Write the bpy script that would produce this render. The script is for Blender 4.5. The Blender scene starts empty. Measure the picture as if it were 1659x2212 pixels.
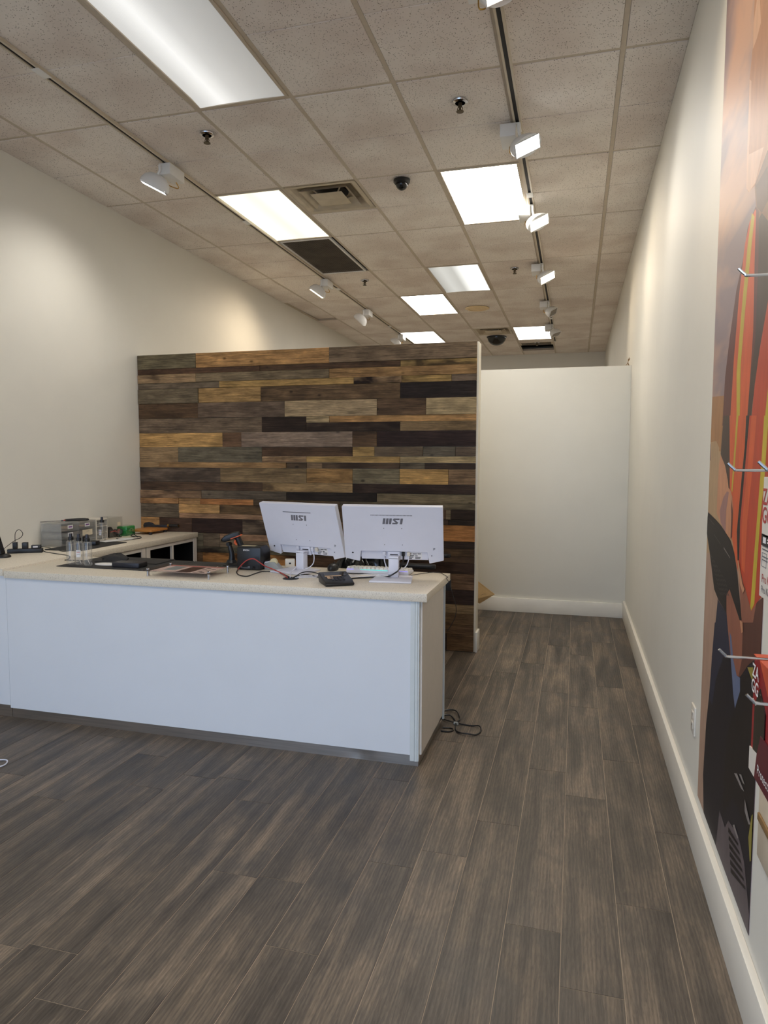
import bpy, bmesh, math, random
from mathutils import Matrix, Vector
random.seed(7)
S = bpy.context.scene
COL = S.collection
# ------------------------------------------------------------------ camera
W_PX, H_PX, F_PX = 1659, 2212, 1494.677
YAW, PITCH, ROLL, CAMZ = -0.269447, -0.073103, 0.0029975, 1.54278
def cam_axes():
    cy, sy, cp, sp, cr, sr = math.cos(YAW), math.sin(YAW), math.cos(PITCH), math.sin(PITCH), math.cos(ROLL), math.sin(ROLL)
    f = Vector((sy*cp, cy*cp, sp)); r = Vector((cy, -sy, 0)); u = r.cross(f)
    return cr*r + sr*u, -sr*r + cr*u, f
AX_R, AX_U, AX_F = cam_axes()
cd = bpy.data.cameras.new('camera'); cam = bpy.data.objects.new('camera', cd); COL.objects.link(cam)
cd.sensor_fit = 'HORIZONTAL'; cd.sensor_width = 36; cd.lens = 36*F_PX/W_PX; cd.clip_start = .02
m = Matrix((AX_R, AX_U, -AX_F)).transposed().to_4x4(); m.translation = (0, 0, CAMZ); cam.matrix_world = m
S.camera = cam
def ray(x, y): return AX_R*((x-829.5)/F_PX) + AX_U*((1106-y)/F_PX) + AX_F
def onz(x, y, z): d = ray(x, y); return d*((z-CAMZ)/d.z) + Vector((0, 0, CAMZ))
def onx(x, y, X): d = ray(x, y); return d*(X/d.x) + Vector((0, 0, CAMZ))
def ony(x, y, Y): d = ray(x, y); return d*(Y/d.y) + Vector((0, 0, CAMZ))
# ------------------------------------------------------------------ light and exposure
vs = S.view_settings
vs.view_transform = 'Standard'; vs.look = 'None'; vs.gamma = 1; vs.use_curve_mapping = False; vs.exposure = 0.75
DAY = 2.85
world = bpy.data.worlds.new('sky'); S.world = world; world.use_nodes = True
bg = world.node_tree.nodes['Background']; bg.inputs[0].default_value = (.52, .70, 1.0, 1); bg.inputs[1].default_value = DAY
PANEL = 8.8         # luminance of the ceiling troffers
SPOT = 11.0         # power of a lit track head
def portal(x0, x1, z0, z1, y):
    l = bpy.data.lights.new('window_portal', 'AREA'); l.shape = 'RECTANGLE'; l.size = x1-x0; l.size_y = z1-z0
    l.cycles.is_portal = True
    o = bpy.data.objects.new('window_portal', l); COL.objects.link(o)
    o.location = ((x0+x1)/2, y, (z0+z1)/2); o.rotation_euler = (math.pi/2, 0, 0)   # emits toward +Y
# ------------------------------------------------------------------ materials
MATS = {}
def lin(c): return tuple((v/255/12.92 if v/255 <= .04045 else ((v/255+.055)/1.055)**2.4) for v in c)
def newmat(name):
    mt = bpy.data.materials.new(name); mt.use_nodes = True; MATS[name] = mt
    nt = mt.node_tree; return mt, nt, nt.nodes['Principled BSDF']
def nd(nt, t, **kw):
    n = nt.nodes.new(t)
    for k, v in kw.items(): setattr(n, k, v)
    return n
def simple(name, rgb, rough=.5, metal=0, noise=.06, scale=20, bump=0, emit=None, es=0, spec=.5, stretch=(1, 1, 1), gain=1.0):
    """Principled with a little procedural mottling"""
    mt, nt, b = newmat(name); c = [min(.95, v*gain) for v in lin(rgb)]
    tc = nd(nt, 'ShaderNodeTexCoord'); mp = nd(nt, 'ShaderNodeMapping'); mp.inputs['Scale'].default_value = stretch
    nz = nd(nt, 'ShaderNodeTexNoise'); nz.inputs['Scale'].default_value = scale; nz.inputs['Detail'].default_value = 4
    nt.links.new(tc.outputs['Object'], mp.inputs[0]); nt.links.new(mp.outputs[0], nz.inputs['Vector'])
    rp = nd(nt, 'ShaderNodeValToRGB'); e = rp.color_ramp.elements
    e[0].position = .3; e[1].position = .7
    e[0].color = (*[v*(1-noise) for v in c], 1); e[1].color = (*[min(1, v*(1+noise)) for v in c], 1)
    nt.links.new(nz.outputs['Fac'], rp.inputs[0]); nt.links.new(rp.outputs[0], b.inputs['Base Color'])
    b.inputs['Roughness'].default_value = rough; b.inputs['Metallic'].default_value = metal; b.inputs['Specular IOR Level'].default_value = spec
    if bump:
        bp = nd(nt, 'ShaderNodeBump'); bp.inputs['Strength'].default_value = bump; bp.inputs['Distance'].default_value = .002
        nt.links.new(nz.outputs['Fac'], bp.inputs['Height']); nt.links.new(bp.outputs[0], b.inputs['Normal'])
    if emit:
        b.inputs['Emission Color'].default_value = (*emit, 1); b.inputs['Emission Strength'].default_value = es
    return mt
simple('wall_paint', (230, 226, 215), .55, noise=.015, scale=3, bump=.05)
simple('wall_edge', (232, 224, 206), .5, noise=.02)
simple('baseboard_paint', (234, 228, 216), .4, noise=.03, scale=6)
simple('ceiling_void', (70, 64, 58), .9)
simple('tee_metal', (200, 186, 166), .5, noise=.05)
simple('track_metal', (205, 192, 170), .35, noise=.05)
simple('slot_black', (16, 15, 15), .6)
simple('white_metal', (232, 230, 226), .35, noise=.02)
simple('vent_metal', (196, 182, 158), .45, noise=.12, scale=9)
simple('grille_dark', (82, 72, 60), .6, noise=.35, scale=5)
simple('black_plastic', (26, 25, 26), .4, noise=.15)
simple('black_gloss', (14, 14, 15), .12, noise=.1)
simple('dark_rubber', (38, 37, 38), .75, noise=.15)
simple('mat_black', (46, 44, 42), .8, noise=.12, scale=60, bump=.1)
simple('charcoal_metal', (62, 62, 68), .4, metal=.6, noise=.1)
simple('chrome', (200, 200, 204), .15, metal=1, noise=.03)
simple('brass', (190, 150, 80), .3, metal=1)
simple('sprinkler_metal', (96, 84, 66), .45, metal=.8)
simple('steel_kick', (186, 178, 170), .38, metal=1, noise=.12, scale=8, stretch=(.4, 1, 12))
simple('laminate_white', (226, 228, 232), .38, noise=.01, scale=4)
simple('laminate_edge', (214, 218, 216), .45, noise=.02)
simple('laminate_beige', (228, 219, 208), .45, noise=.02)
simple('cabinet_black', (14, 13, 13), .55)
simple('plastic_white', (224, 223, 232), .4, noise=.01)
simple('plastic_offwhite', (222, 214, 200), .4, noise=.02)
simple('plastic_grey', (158, 160, 158), .45, noise=.03)
simple('logo_grey', (112, 110, 116), .4)
simple('label_paper', (232, 228, 226), .6, noise=.02)
simple('label_cream', (225, 210, 180), .6, noise=.02)
simple('ink_dark', (50, 46, 46), .6)
simple('ink_red', (178, 70, 66), .6)
simple('ink_purple', (130, 70, 150), .6)
simple('red_rubber', (176, 58, 52), .5)
simple('orange_plastic', (212, 92, 40), .45)
simple('cardboard', (216, 182, 130), .75, noise=.06, scale=12)
simple('cutter_wood', (190, 126, 58), .45, noise=.15, scale=8, stretch=(2, 14, 2))
simple('tape_cream', (226, 212, 170), .4)
simple('tan_card', (205, 172, 138), .6)
simple('box_red', (150, 28, 30), .4, noise=.12, scale=5)
simple('box_maroon', (92, 18, 30), .4, noise=.1, scale=5)
simple('box_orange', (206, 84, 48), .4, noise=.06)
simple('box_white', (222, 214, 204), .45, noise=.02)
simple('beige_plate', (206, 192, 170), .5)
simple('brown_bar', (136, 104, 60), .6)
simple('aluminium', (120, 120, 122), .4, metal=.7)
simple('concrete', (150, 148, 142), .8, noise=.1, scale=3)
simple('poster_slate', (150, 160, 160), .5); simple('poster_brown', (70, 40, 32), .5); simple('poster_pink', (236, 208, 196), .5)
simple('speaker_cream', (232, 206, 160), .5)
simple('screen_black', (10, 10, 12), .2)
simple('foam_white', (236, 232, 224), .5)
simple('camera_smoke', (20, 19, 19), .12)
simple('paper_white', (236, 234, 232), .55)
simple('led_cyan', (120, 230, 220), .4, emit=(.25, .85, .85), es=.18)
simple('led_violet', (150, 140, 240), .4, emit=(.45, .4, 1), es=.3)

def clear_mat(name, tint=(.97, .97, .965), lo=.03, hi=.3, haze=0.0, haze_col=(.8, .8, .78)):
    mt, nt, b = newmat(name); nt.nodes.remove(b); out = nt.nodes['Material Output']
    tr = nd(nt, 'ShaderNodeBsdfTransparent'); tr.inputs[0].default_value = (*tint, 1)
    g = nd(nt, 'ShaderNodeBsdfGlossy'); g.inputs['Roughness'].default_value = .08; g.inputs[0].default_value = (.95, .95, .95, 1)
    lw = nd(nt, 'ShaderNodeLayerWeight'); lw.inputs[0].default_value = .35
    mr = nd(nt, 'ShaderNodeMapRange'); mr.inputs['To Min'].default_value = lo; mr.inputs['To Max'].default_value = hi
    mx = nd(nt, 'ShaderNodeMixShader')
    nt.links.new(lw.outputs['Facing'], mr.inputs['Value']); nt.links.new(mr.outputs[0], mx.inputs[0])
    src = tr
    if haze:
        df = nd(nt, 'ShaderNodeBsdfDiffuse'); df.inputs[0].default_value = (*haze_col, 1)
        hz = nd(nt, 'ShaderNodeMixShader'); hz.inputs[0].default_value = haze
        nt.links.new(tr.outputs[0], hz.inputs[1]); nt.links.new(df.outputs[0], hz.inputs[2]); src = hz
    nt.links.new(src.outputs[0], mx.inputs[1]); nt.links.new(g.outputs[0], mx.inputs[2]); nt.links.new(mx.outputs[0], out.inputs[0])
clear_mat('clear_plastic', haze=.05, hi=.4); clear_mat('clear_smoky', (.95, .95, .94), .04, .25, .16, (.72, .71, .69)); clear_mat('clear_green', (.25, .75, .35), .05, .35, .25, (.1, .55, .2))
clear_mat('acrylic', (.98, .98, .98), .02, .16); clear_mat('window_glass', (.97, .98, .99), .03, .3); clear_mat('drawer_front', (.96, .96, .95), .04, .25, .12)

def counter_mat():
    mt, nt, b = newmat('worktop')
    tc = nd(nt, 'ShaderNodeTexCoord'); v = nd(nt, 'ShaderNodeTexNoise'); v.inputs['Scale'].default_value = 260; v.inputs['Detail'].default_value = 2
    rp = nd(nt, 'ShaderNodeValToRGB'); e = rp.color_ramp.elements
    e[0].position = .33; e[0].color = (*lin((190, 177, 157)), 1); e[1].position = .45; e[1].color = (*lin((230, 219, 200)), 1)
    nt.links.new(tc.outputs['Object'], v.inputs['Vector']); nt.links.new(v.outputs['Fac'], rp.inputs[0]); nt.links.new(rp.outputs[0], b.inputs['Base Color'])
    b.inputs['Roughness'].default_value = .4
counter_mat()

def ceiling_mat():
    mt, nt, b = newmat('acoustic_tile')
    tc = nd(nt, 'ShaderNodeTexCoord'); oi = nd(nt, 'ShaderNodeObjectInfo')
    ad = nd(nt, 'ShaderNodeVectorMath', operation='ADD'); nt.links.new(tc.outputs['Object'], ad.inputs[0])
    sc = nd(nt, 'ShaderNodeVectorMath', operation='SCALE'); sc.inputs[0].default_value = (37, 53, 11); nt.links.new(oi.outputs['Random'], sc.inputs['Scale'])
    nt.links.new(sc.outputs[0], ad.inputs[1])
    vo = nd(nt, 'ShaderNodeTexVoronoi'); vo.inputs['Scale'].default_value = 95; nt.links.new(ad.outputs[0], vo.inputs['Vector'])
    nz = nd(nt, 'ShaderNodeTexNoise'); nz.inputs['Scale'].default_value = 55; nz.inputs['Detail'].default_value = 3; nt.links.new(ad.outputs[0], nz.inputs['Vector'])
    pit = nd(nt, 'ShaderNodeMapRange'); pit.inputs['From Min'].default_value = .12; pit.inputs['From Max'].default_value = .3; nt.links.new(vo.outputs['Distance'], pit.inputs['Value'])
    keep = nd(nt, 'ShaderNodeMapRange'); keep.inputs['From Min'].default_value = .44; keep.inputs['From Max'].default_value = .5; nt.links.new(nz.outputs['Fac'], keep.inputs['Value'])
    mxm = nd(nt, 'ShaderNodeMath', operation='MAXIMUM'); nt.links.new(pit.outputs[0], mxm.inputs[0]); 
    inv = nd(nt, 'ShaderNodeMath', operation='SUBTRACT'); inv.inputs[0].default_value = 1; nt.links.new(keep.outputs[0], inv.inputs[1]); nt.links.new(inv.outputs[0], mxm.inputs[1])
    big = nd(nt, 'ShaderNodeTexNoise'); big.inputs['Scale'].default_value = 2.2; nt.links.new(ad.outputs[0], big.inputs['Vector'])
    r1 = nd(nt, 'ShaderNodeValToRGB'); r1.color_ramp.elements[0].color = (*lin((226, 214, 204)), 1); r1.color_ramp.elements[1].color = (*lin((242, 234, 225)), 1)
    r1.color_ramp.elements[0].position = .35; r1.color_ramp.elements[1].position = .6
    nt.links.new(big.outputs['Fac'], r1.inputs[0])
    mix = nd(nt, 'ShaderNodeMix', data_type='RGBA'); mix.inputs['A'].default_value = (*lin((120, 102, 88)), 1)
    nt.links.new(mxm.outputs[0], mix.inputs['Factor']); nt.links.new(r1.outputs[0], mix.inputs['B']); nt.links.new(mix.outputs['Result'], b.inputs['Base Color'])
    b.inputs['Roughness'].default_value = .9; b.inputs['Specular IOR Level'].default_value = .1
    bp = nd(nt, 'ShaderNodeBump'); bp.inputs['Strength'].default_value = .5; bp.inputs['Distance'].default_value = .003
    nt.links.new(mxm.outputs[0], bp.inputs['Height']); nt.links.new(bp.outputs[0], b.inputs['Normal'])
ceiling_mat()

def plank_floor_mat():
    mt, nt, b = newmat('floor_plank')
    tc = nd(nt, 'ShaderNodeTexCoord'); oi = nd(nt, 'ShaderNodeObjectInfo')
    sc = nd(nt, 'ShaderNodeVectorMath', operation='SCALE'); sc.inputs[0].default_value = (31, 47, 9); nt.links.new(oi.outputs['Random'], sc.inputs['Scale'])
    ad = nd(nt, 'ShaderNodeVectorMath', operation='ADD'); nt.links.new(tc.outputs['Object'], ad.inputs[0]); nt.links.new(sc.outputs[0], ad.inputs[1])
    def noise(scale, stretch, detail=6, dist=0):
        mp = nd(nt, 'ShaderNodeMapping'); mp.inputs['Scale'].default_value = stretch; nt.links.new(ad.outputs[0], mp.inputs[0])
        n = nd(nt, 'ShaderNodeTexNoise'); n.inputs['Scale'].default_value = scale; n.inputs['Detail'].default_value = detail; n.inputs['Distortion'].default_value = dist
        nt.links.new(mp.outputs[0], n.inputs['Vector']); return n.outputs['Fac']
    broad = noise(3.0, (5.5, .45, 1), 5, .5); fine = noise(10, (24, 2.2, 1), 7, .9); patch = noise(5, (1.6, .9, 1), 5, .6)
    wv = nd(nt, 'ShaderNodeTexWave'); wv.wave_type = 'RINGS'; wv.rings_direction = 'Z'; wv.inputs['Scale'].default_value = 4; wv.inputs['Distortion'].default_value = 9; wv.inputs['Detail'].default_value = 3; wv.inputs['Detail Scale'].default_value = 1.2
    mpw = nd(nt, 'ShaderNodeMapping'); mpw.inputs['Scale'].default_value = (6, .55, 1); nt.links.new(ad.outputs[0], mpw.inputs[0]); nt.links.new(mpw.outputs[0], wv.inputs['Vector'])
    r1 = nd(nt, 'ShaderNodeValToRGB'); el = r1.color_ramp.elements
    el[0].position = .3; el[0].color = (*lin((60, 53, 47)), 1); el[1].position = .72; el[1].color = (*lin((152, 133, 111)), 1)
    k = el.new(.5); k.color = (*lin((102, 91, 79)), 1)
    pm = nd(nt, 'ShaderNodeMix', data_type='FLOAT'); pm.inputs['Factor'].default_value = .36; nt.links.new(broad, pm.inputs['A']); nt.links.new(patch, pm.inputs['B']); nt.links.new(pm.outputs['Result'], r1.inputs[0])
    mixf = nd(nt, 'ShaderNodeMix', data_type='RGBA', blend_type='MULTIPLY'); mixf.inputs['Factor'].default_value = .75
    r2 = nd(nt, 'ShaderNodeValToRGB'); r2.color_ramp.elements[0].position = .34; r2.color_ramp.elements[0].color = (.62, .6, .59, 1); r2.color_ramp.elements[1].position = .62; r2.color_ramp.elements[1].color = (1.15, 1.12, 1.08, 1)
    nt.links.new(fine, r2.inputs[0]); nt.links.new(r1.outputs[0], mixf.inputs['A']); nt.links.new(r2.outputs[0], mixf.inputs['B'])
    mixw = nd(nt, 'ShaderNodeMix', data_type='RGBA', blend_type='MULTIPLY'); mixw.inputs['Factor'].default_value = .3
    nt.links.new(mixf.outputs['Result'], mixw.inputs['A']); nt.links.new(wv.outputs['Color'], mixw.inputs['B'])
    # per-plank tone
    tone = nd(nt, 'ShaderNodeMapRange'); tone.inputs['To Min'].default_value = .72; tone.inputs['To Max'].default_value = 1.12; nt.links.new(oi.outputs['Random'], tone.inputs['Value'])
    hs = nd(nt, 'ShaderNodeHueSaturation'); hs.inputs['Saturation'].default_value = .95; nt.links.new(tone.outputs[0], hs.inputs['Value']); nt.links.new(mixw.outputs['Result'], hs.inputs['Color'])
    nt.links.new(hs.outputs[0], b.inputs['Base Color'])
    rr = nd(nt, 'ShaderNodeMapRange'); rr.inputs['To Min'].default_value = .34; rr.inputs['To Max'].default_value = .6; nt.links.new(patch, rr.inputs['Value']); nt.links.new(rr.outputs[0], b.inputs['Roughness'])
    b.inputs['Specular IOR Level'].default_value = .5
    bp = nd(nt, 'ShaderNodeBump'); bp.inputs['Strength'].default_value = .25; bp.inputs['Distance'].default_value = .002
    nt.links.new(fine, bp.inputs['Height']); nt.links.new(bp.outputs[0], b.inputs['Normal'])
plank_floor_mat()
simple('floor_joint', (168, 150, 130), .7, noise=.2, scale=6)  # pale base seen through the gaps paints in the plank bevel highlights

def reclaimed_mat():
    """wood whose base tone is the plank's own object colour; alpha sets how scorched it is"""
    mt, nt, b = newmat('reclaimed_wood')
    tc = nd(nt, 'ShaderNodeTexCoord'); oi = nd(nt, 'ShaderNodeObjectInfo')
    sc = nd(nt, 'ShaderNodeVectorMath', operation='SCALE'); sc.inputs[0].default_value = (61, 17, 43); nt.links.new(oi.outputs['Random'], sc.inputs['Scale'])
    ad = nd(nt, 'ShaderNodeVectorMath', operation='ADD'); nt.links.new(tc.outputs['Object'], ad.inputs[0]); nt.links.new(sc.outputs[0], ad.inputs[1])
    def noise(scale, stretch, detail=6, dist=0):
        mp = nd(nt, 'ShaderNodeMapping'); mp.inputs['Scale'].default_value = stretch; nt.links.new(ad.outputs[0], mp.inputs[0])
        n = nd(nt, 'ShaderNodeTexNoise'); n.inputs['Scale'].default_value = scale; n.inputs['Detail'].default_value = detail; n.inputs['Distortion'].default_value = dist
        nt.links.new(mp.outputs[0], n.inputs['Vector']); return n.outputs['Fac']
    grain = noise(6, (.9, 1, 22), 5, .5); mott = noise(7, (.8, 1, 2.2), 5, .4); scorch = noise(3, (1.1, 1, 2.5), 3, .3)
    wv = nd(nt, 'ShaderNodeTexWave'); wv.wave_type = 'RINGS'; wv.rings_direction = 'Y'; wv.inputs['Scale'].default_value = 5; wv.inputs['Distortion'].default_value = 5; wv.inputs['Detail'].default_value = 2
    mpw = nd(nt, 'ShaderNodeMapping'); mpw.inputs['Scale'].default_value = (.55, 1, 7); nt.links.new(ad.outputs[0], mpw.inputs[0]); nt.links.new(mpw.outputs[0], wv.inputs['Vector'])
    def mul(a_sock, fac_sock, lo, hi, p0, p1, amount):
        r = nd(nt, 'ShaderNodeMapRange'); r.inputs['From Min'].default_value = p0; r.inputs['From Max'].default_value = p1; r.inputs['To Min'].default_value = lo; r.inputs['To Max'].default_value = hi
        nt.links.new(fac_sock, r.inputs['Value'])
        mx = nd(nt, 'ShaderNodeMix', data_type='RGBA', blend_type='MULTIPLY'); mx.inputs['Factor'].default_value = amount
        nt.links.new(a_sock, mx.inputs['A']); nt.links.new(r.outputs[0], mx.inputs['B']); return mx.outputs['Result']
    c = mul(oi.outputs['Color'], grain, .55, 1.3, .33, .66, .85)
    c = mul(c, wv.outputs['Fac'], .66, 1.15, 0, 1, .8)
    fine = noise(22, (1.2, 1, 26), 4, .2); c = mul(c, fine, .7, 1.2, .35, .65, .8)
    kv = nd(nt, 'ShaderNodeTexVoronoi'); kv.inputs['Scale'].default_value = 5; kv.inputs['Randomness'].default_value = 1; mpk = nd(nt, 'ShaderNodeMapping'); mpk.inputs['Scale'].default_value = (.7, .2, 1.2); nt.links.new(ad.outputs[0], mpk.inputs[0]); nt.links.new(mpk.outputs[0], kv.inputs['Vector'])
    c = mul(c, kv.outputs['Distance'], .25, 1.0, .035, .09, .9)
    c = mul(c, mott, .62, 1.32, .34, .66, .8)
    # scorch marks
    r = nd(nt, 'ShaderNodeMapRange'); r.inputs['From Min'].default_value = .46; r.inputs['From Max'].default_value = .6; nt.links.new(scorch, r.inputs['Value'])
    ml = nd(nt, 'ShaderNodeMath', operation='MULTIPLY'); nt.links.new(r.outputs[0], ml.inputs[0]); nt.links.new(oi.outputs['Alpha'], ml.inputs[1])
    mx = nd(nt, 'ShaderNodeMix', data_type='RGBA'); mx.inputs['B'].default_value = (*lin((40, 28, 22)), 1)
    nt.links.new(ml.outputs[0], mx.inputs['Factor']); nt.links.new(c, mx.inputs['A']); nt.links.new(mx.outputs['Result'], b.inputs['Base Color'])
    b.inputs['Roughness'].default_value = .72; b.inputs['Specular IOR Level'].default_value = .25
    bp = nd(nt, 'ShaderNodeBump'); bp.inputs['Strength'].default_value = .4; bp.inputs['Distance'].default_value = .002
    nt.links.new(grain, bp.inputs['Height']); nt.links.new(bp.outputs[0], b.inputs['Normal'])
reclaimed_mat()

def diffuser_mat(name, colour, lo, hi, bands, scale_prism=260):
    """prismatic troffer lens: light bands along its length where the tubes run"""
    mt, nt, b = newmat(name)
    tc = nd(nt, 'ShaderNodeTexCoord'); sp = nd(nt, 'ShaderNodeSeparateXYZ'); nt.links.new(tc.outputs['Object'], sp.inputs[0])
    rp = nd(nt, 'ShaderNodeValToRGB'); el = rp.color_ramp.elements
    mr = nd(nt, 'ShaderNodeMapRange'); mr.inputs['From Min'].default_value = -.3; mr.inputs['From Max'].default_value = .3
    nt.links.new(sp.outputs['X'], mr.inputs['Value']); nt.links.new(mr.outputs[0], rp.inputs[0])
    el[0].position = bands[0][0]; el[0].color = (*[bands[0][1]]*3, 1); el[1].position = bands[-1][0]; el[1].color = (*[bands[-1][1]]*3, 1)
    for p_, v_ in bands[1:-1]: k = el.new(p_); k.color = (v_, v_, v_, 1)
    st = nd(nt, 'ShaderNodeMapRange'); st.inputs['To Min'].default_value = lo; st.inputs['To Max'].default_value = hi; nt.links.new(rp.outputs[0], st.inputs['Value'])
    ck = nd(nt, 'ShaderNodeTexChecker'); ck.inputs['Scale'].default_value = scale_prism; ck.inputs['Color1'].default_value = (1, 1, 1, 1); ck.inputs['Color2'].default_value = (.86, .86, .86, 1)
    nt.links.new(tc.outputs['Object'], ck.inputs['Vector'])
    mm = nd(nt, 'ShaderNodeMath', operation='MULTIPLY'); nt.links.new(st.outputs[0], mm.inputs[0]); nt.links.new(ck.outputs['Fac'], mm.inputs[1])
    m2 = nd(nt, 'ShaderNodeMapRange'); m2.inputs['To Min'].default_value = .86; m2.inputs['To Max'].default_value = 1; nt.links.new(ck.outputs['Fac'], m2.inputs['Value'])
    nt.links.new(m2.outputs[0], mm.inputs[1])
    b.inputs['Base Color'].default_value = (.5, .5, .48, 1); b.inputs['Roughness'].default_value = .3
    b.inputs['Emission Color'].default_value = (*colour, 1); nt.links.new(mm.outputs[0], b.inputs['Emission Strength'])
WARM = (1, .97, .91)
diffuser_mat('lens_near', (1, 1, .98), .15, .55, [(0, .42), (.12, .55), (.3, 1), (.5, .45), (.75, .18), (1, .02)], 300)
diffuser_mat('lens_yellow', (1, .97, .78), .5, .85, [(0, .5), (.25, .8), (.5, .3), (.75, 1), (1, .6)])
diffuser_mat('lens_full', WARM, PANEL*.9, PANEL*1.25, [(0, .5), (.3, 1), (.5, .6), (.7, 1), (1, .5)])
diffuser_mat('lens_half', (.97, 1, .97), .16, .9, [(0, .0), (.25, .25), (.45, .15), (.72, 1), (1, .55)])
diffuser_mat('lens_far', WARM, PANEL*.25, PANEL*.4, [(0, .6), (.3, 1), (.5, .7), (.7, 1), (1, .6)])
simple('lamp_warm', (255, 240, 220), .3, emit=(1, .86, .66), es=4)
simple('lamp_cool', (255, 250, 245), .3, emit=(.95, .97, 1), es=4)
simple('lamp_off', (150, 140, 128), .3)
# ------------------------------------------------------------------ mesh helpers
class MB:
    def __init__(s): s.v = []; s.f = []; s.m = []
    def add(s, vs, fs, mi=0, M=None):
        o = len(s.v); s.v += [tuple(M @ Vector(q)) if M else tuple(q) for q in vs]; s.f += [tuple(o+i for i in q) for q in fs]; s.m += [mi]*len(fs); return s
    def box(s, x0, x1, y0, y1, z0, z1, mi=0, M=None):
        return s.add([(x0, y0, z0), (x1, y0, z0), (x1, y1, z0), (x0, y1, z0), (x0, y0, z1), (x1, y0, z1), (x1, y1, z1), (x0, y1, z1)],
                     [(0, 3, 2, 1), (4, 5, 6, 7), (0, 1, 5, 4), (1, 2, 6, 5), (2, 3, 7, 6), (3, 0, 4, 7)], mi, M)
    def prism(s, poly, a0, a1, axis='z', mi=0, M=None):
        n = len(poly)
        def P(q, a): return {'z': (q[0], q[1], a), 'y': (q[0], a, q[1]), 'x': (a, q[0], q[1])}[axis]
        return s.add([P(q, a0) for q in poly]+[P(q, a1) for q in poly], [tuple(range(n-1, -1, -1)), tuple(range(n, 2*n))]+[(i, (i+1) % n, n+(i+1) % n, n+i) for i in range(n)], mi, M)
    def lathe(s, prof, n=20, mi=0, M=None, c=(0, 0, 0), sx=1, sy=1):
        vs = []; fs = []
        for r, z in prof:
            for k in range(n): a = 2*math.pi*k/n; vs.append((c[0]+r*sx*math.cos(a), c[1]+r*sy*math.sin(a), c[2]+z))
        for i in range(len(prof)-1):
            for k in range(n): a, b_ = i*n+k, i*n+(k+1) % n; fs.append((a, b_, b_+n, a+n))
        fs.append(tuple(range(n-1, -1, -1))); t = (len(prof)-1)*n; fs.append(tuple(range(t, t+n)))
        return s.add(vs, fs, mi, M)
    def cyl(s, p0, p1, r0, r1=None, n=14, mi=0):
        p0, p1 = Vector(p0), Vector(p1); d = p1-p0; M = Matrix.Translation(p0) @ d.to_track_quat('Z', 'Y').to_matrix().to_4x4()
        return s.lathe([(r0, 0), (r0 if r1 is None else r1, d.length)], n, mi, M)
    def tube(s, pts, r, n=7, mi=0):
        pts = [Vector(q) for q in pts]; vs = []; fs = []; up = None
        for i, q in enumerate(pts):
            t = (pts[min(i+1, len(pts)-1)]-pts[max(i-1, 0)]).normalized()
            if up is None: up = t.orthogonal().normalized()
            up = (up - t*up.dot(t)); up = up.normalized() if up.length > 1e-6 else t.orthogonal().normalized()
            sd = t.cross(up)
            rr = r[i] if isinstance(r, (list, tuple)) else r
            for k in range(n): a = 2*math.pi*k/n; vs.append(q+up*math.cos(a)*rr+sd*math.sin(a)*rr)
        for i in range(len(pts)-1):
            for k in range(n): a, b_ = i*n+k, i*n+(k+1) % n; fs.append((a, b_, b_+n, a+n))
        fs.append(tuple(range(n-1, -1, -1))); t = (len(pts)-1)*n; fs.append(tuple(range(t, t+n)))
        return s.add(vs, fs, mi)
    def mesh(s, name, mats, bevel=0, seg=2, smooth=35):
        me = bpy.data.meshes.new(name); me.from_pydata(s.v, [], s.f); me.update()
        for mt in mats: me.materials.append(MATS[mt])
        for p_, mi in zip(me.polygons, s.m): p_.material_index = mi
        bm = bmesh.new(); bm.from_mesh(me)
        bmesh.ops.recalc_face_normals(bm, faces=bm.faces)
        if bevel:
            ed = [e for e in bm.edges if len(e.link_faces) == 2 and e.calc_face_angle(0) > .6]
            bmesh.ops.bevel(bm, geom=ed, offset=bevel, segments=seg, affect='EDGES', profile=.5, clamp_overlap=True)
        bm.to_mesh(me); bm.free()
        if smooth:
            for p_ in me.polygons: p_.use_smooth = True
            me.set_sharp_from_angle(angle=math.radians(smooth))
        return me
    def build(s, name, mats, parent=None, loc=(0, 0, 0), rot=None, bevel=0, seg=2, smooth=35):
        if isinstance(mats, str): mats = [mats]
        return link(name, s.mesh(name, mats, bevel, seg, smooth), parent, loc, rot)
def link(name, me, parent=None, loc=(0, 0, 0), rot=None):
    o = bpy.data.objects.new(name, me); COL.objects.link(o); o.location = loc
    if rot: o.rotation_euler = rot
    if parent: o.parent = parent
    return o
def tag(o, label, cat, group=None):
    o['label'] = label; o['category'] = cat
    if group: o['group'] = group
    return o
def thing(name, label, cat, loc=(0, 0, 0), rz=0, group=None):
    o = bpy.data.objects.new(name, None); COL.objects.link(o); o.location = loc; o.rotation_euler = (0, 0, rz); o.empty_display_size = .05
    return tag(o, label, cat, group)
def struct(o): o['kind'] = 'structure'; return o
def catmull(pts, k=8, closed=False):
    P = [Vector(q) for q in pts]; out = []
    for i in range(len(P)-1):
        a, b_, c, d = P[max(i-1, 0)], P[i], P[i+1], P[min(i+2, len(P)-1)]
        for j in range(k):
            t = j/k; out.append(.5*((2*b_)+(c-a)*t+(2*a-5*b_+4*c-d)*t*t+(3*b_-a-3*c+d)*t**3))
    return out+[P[-1]]
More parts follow.
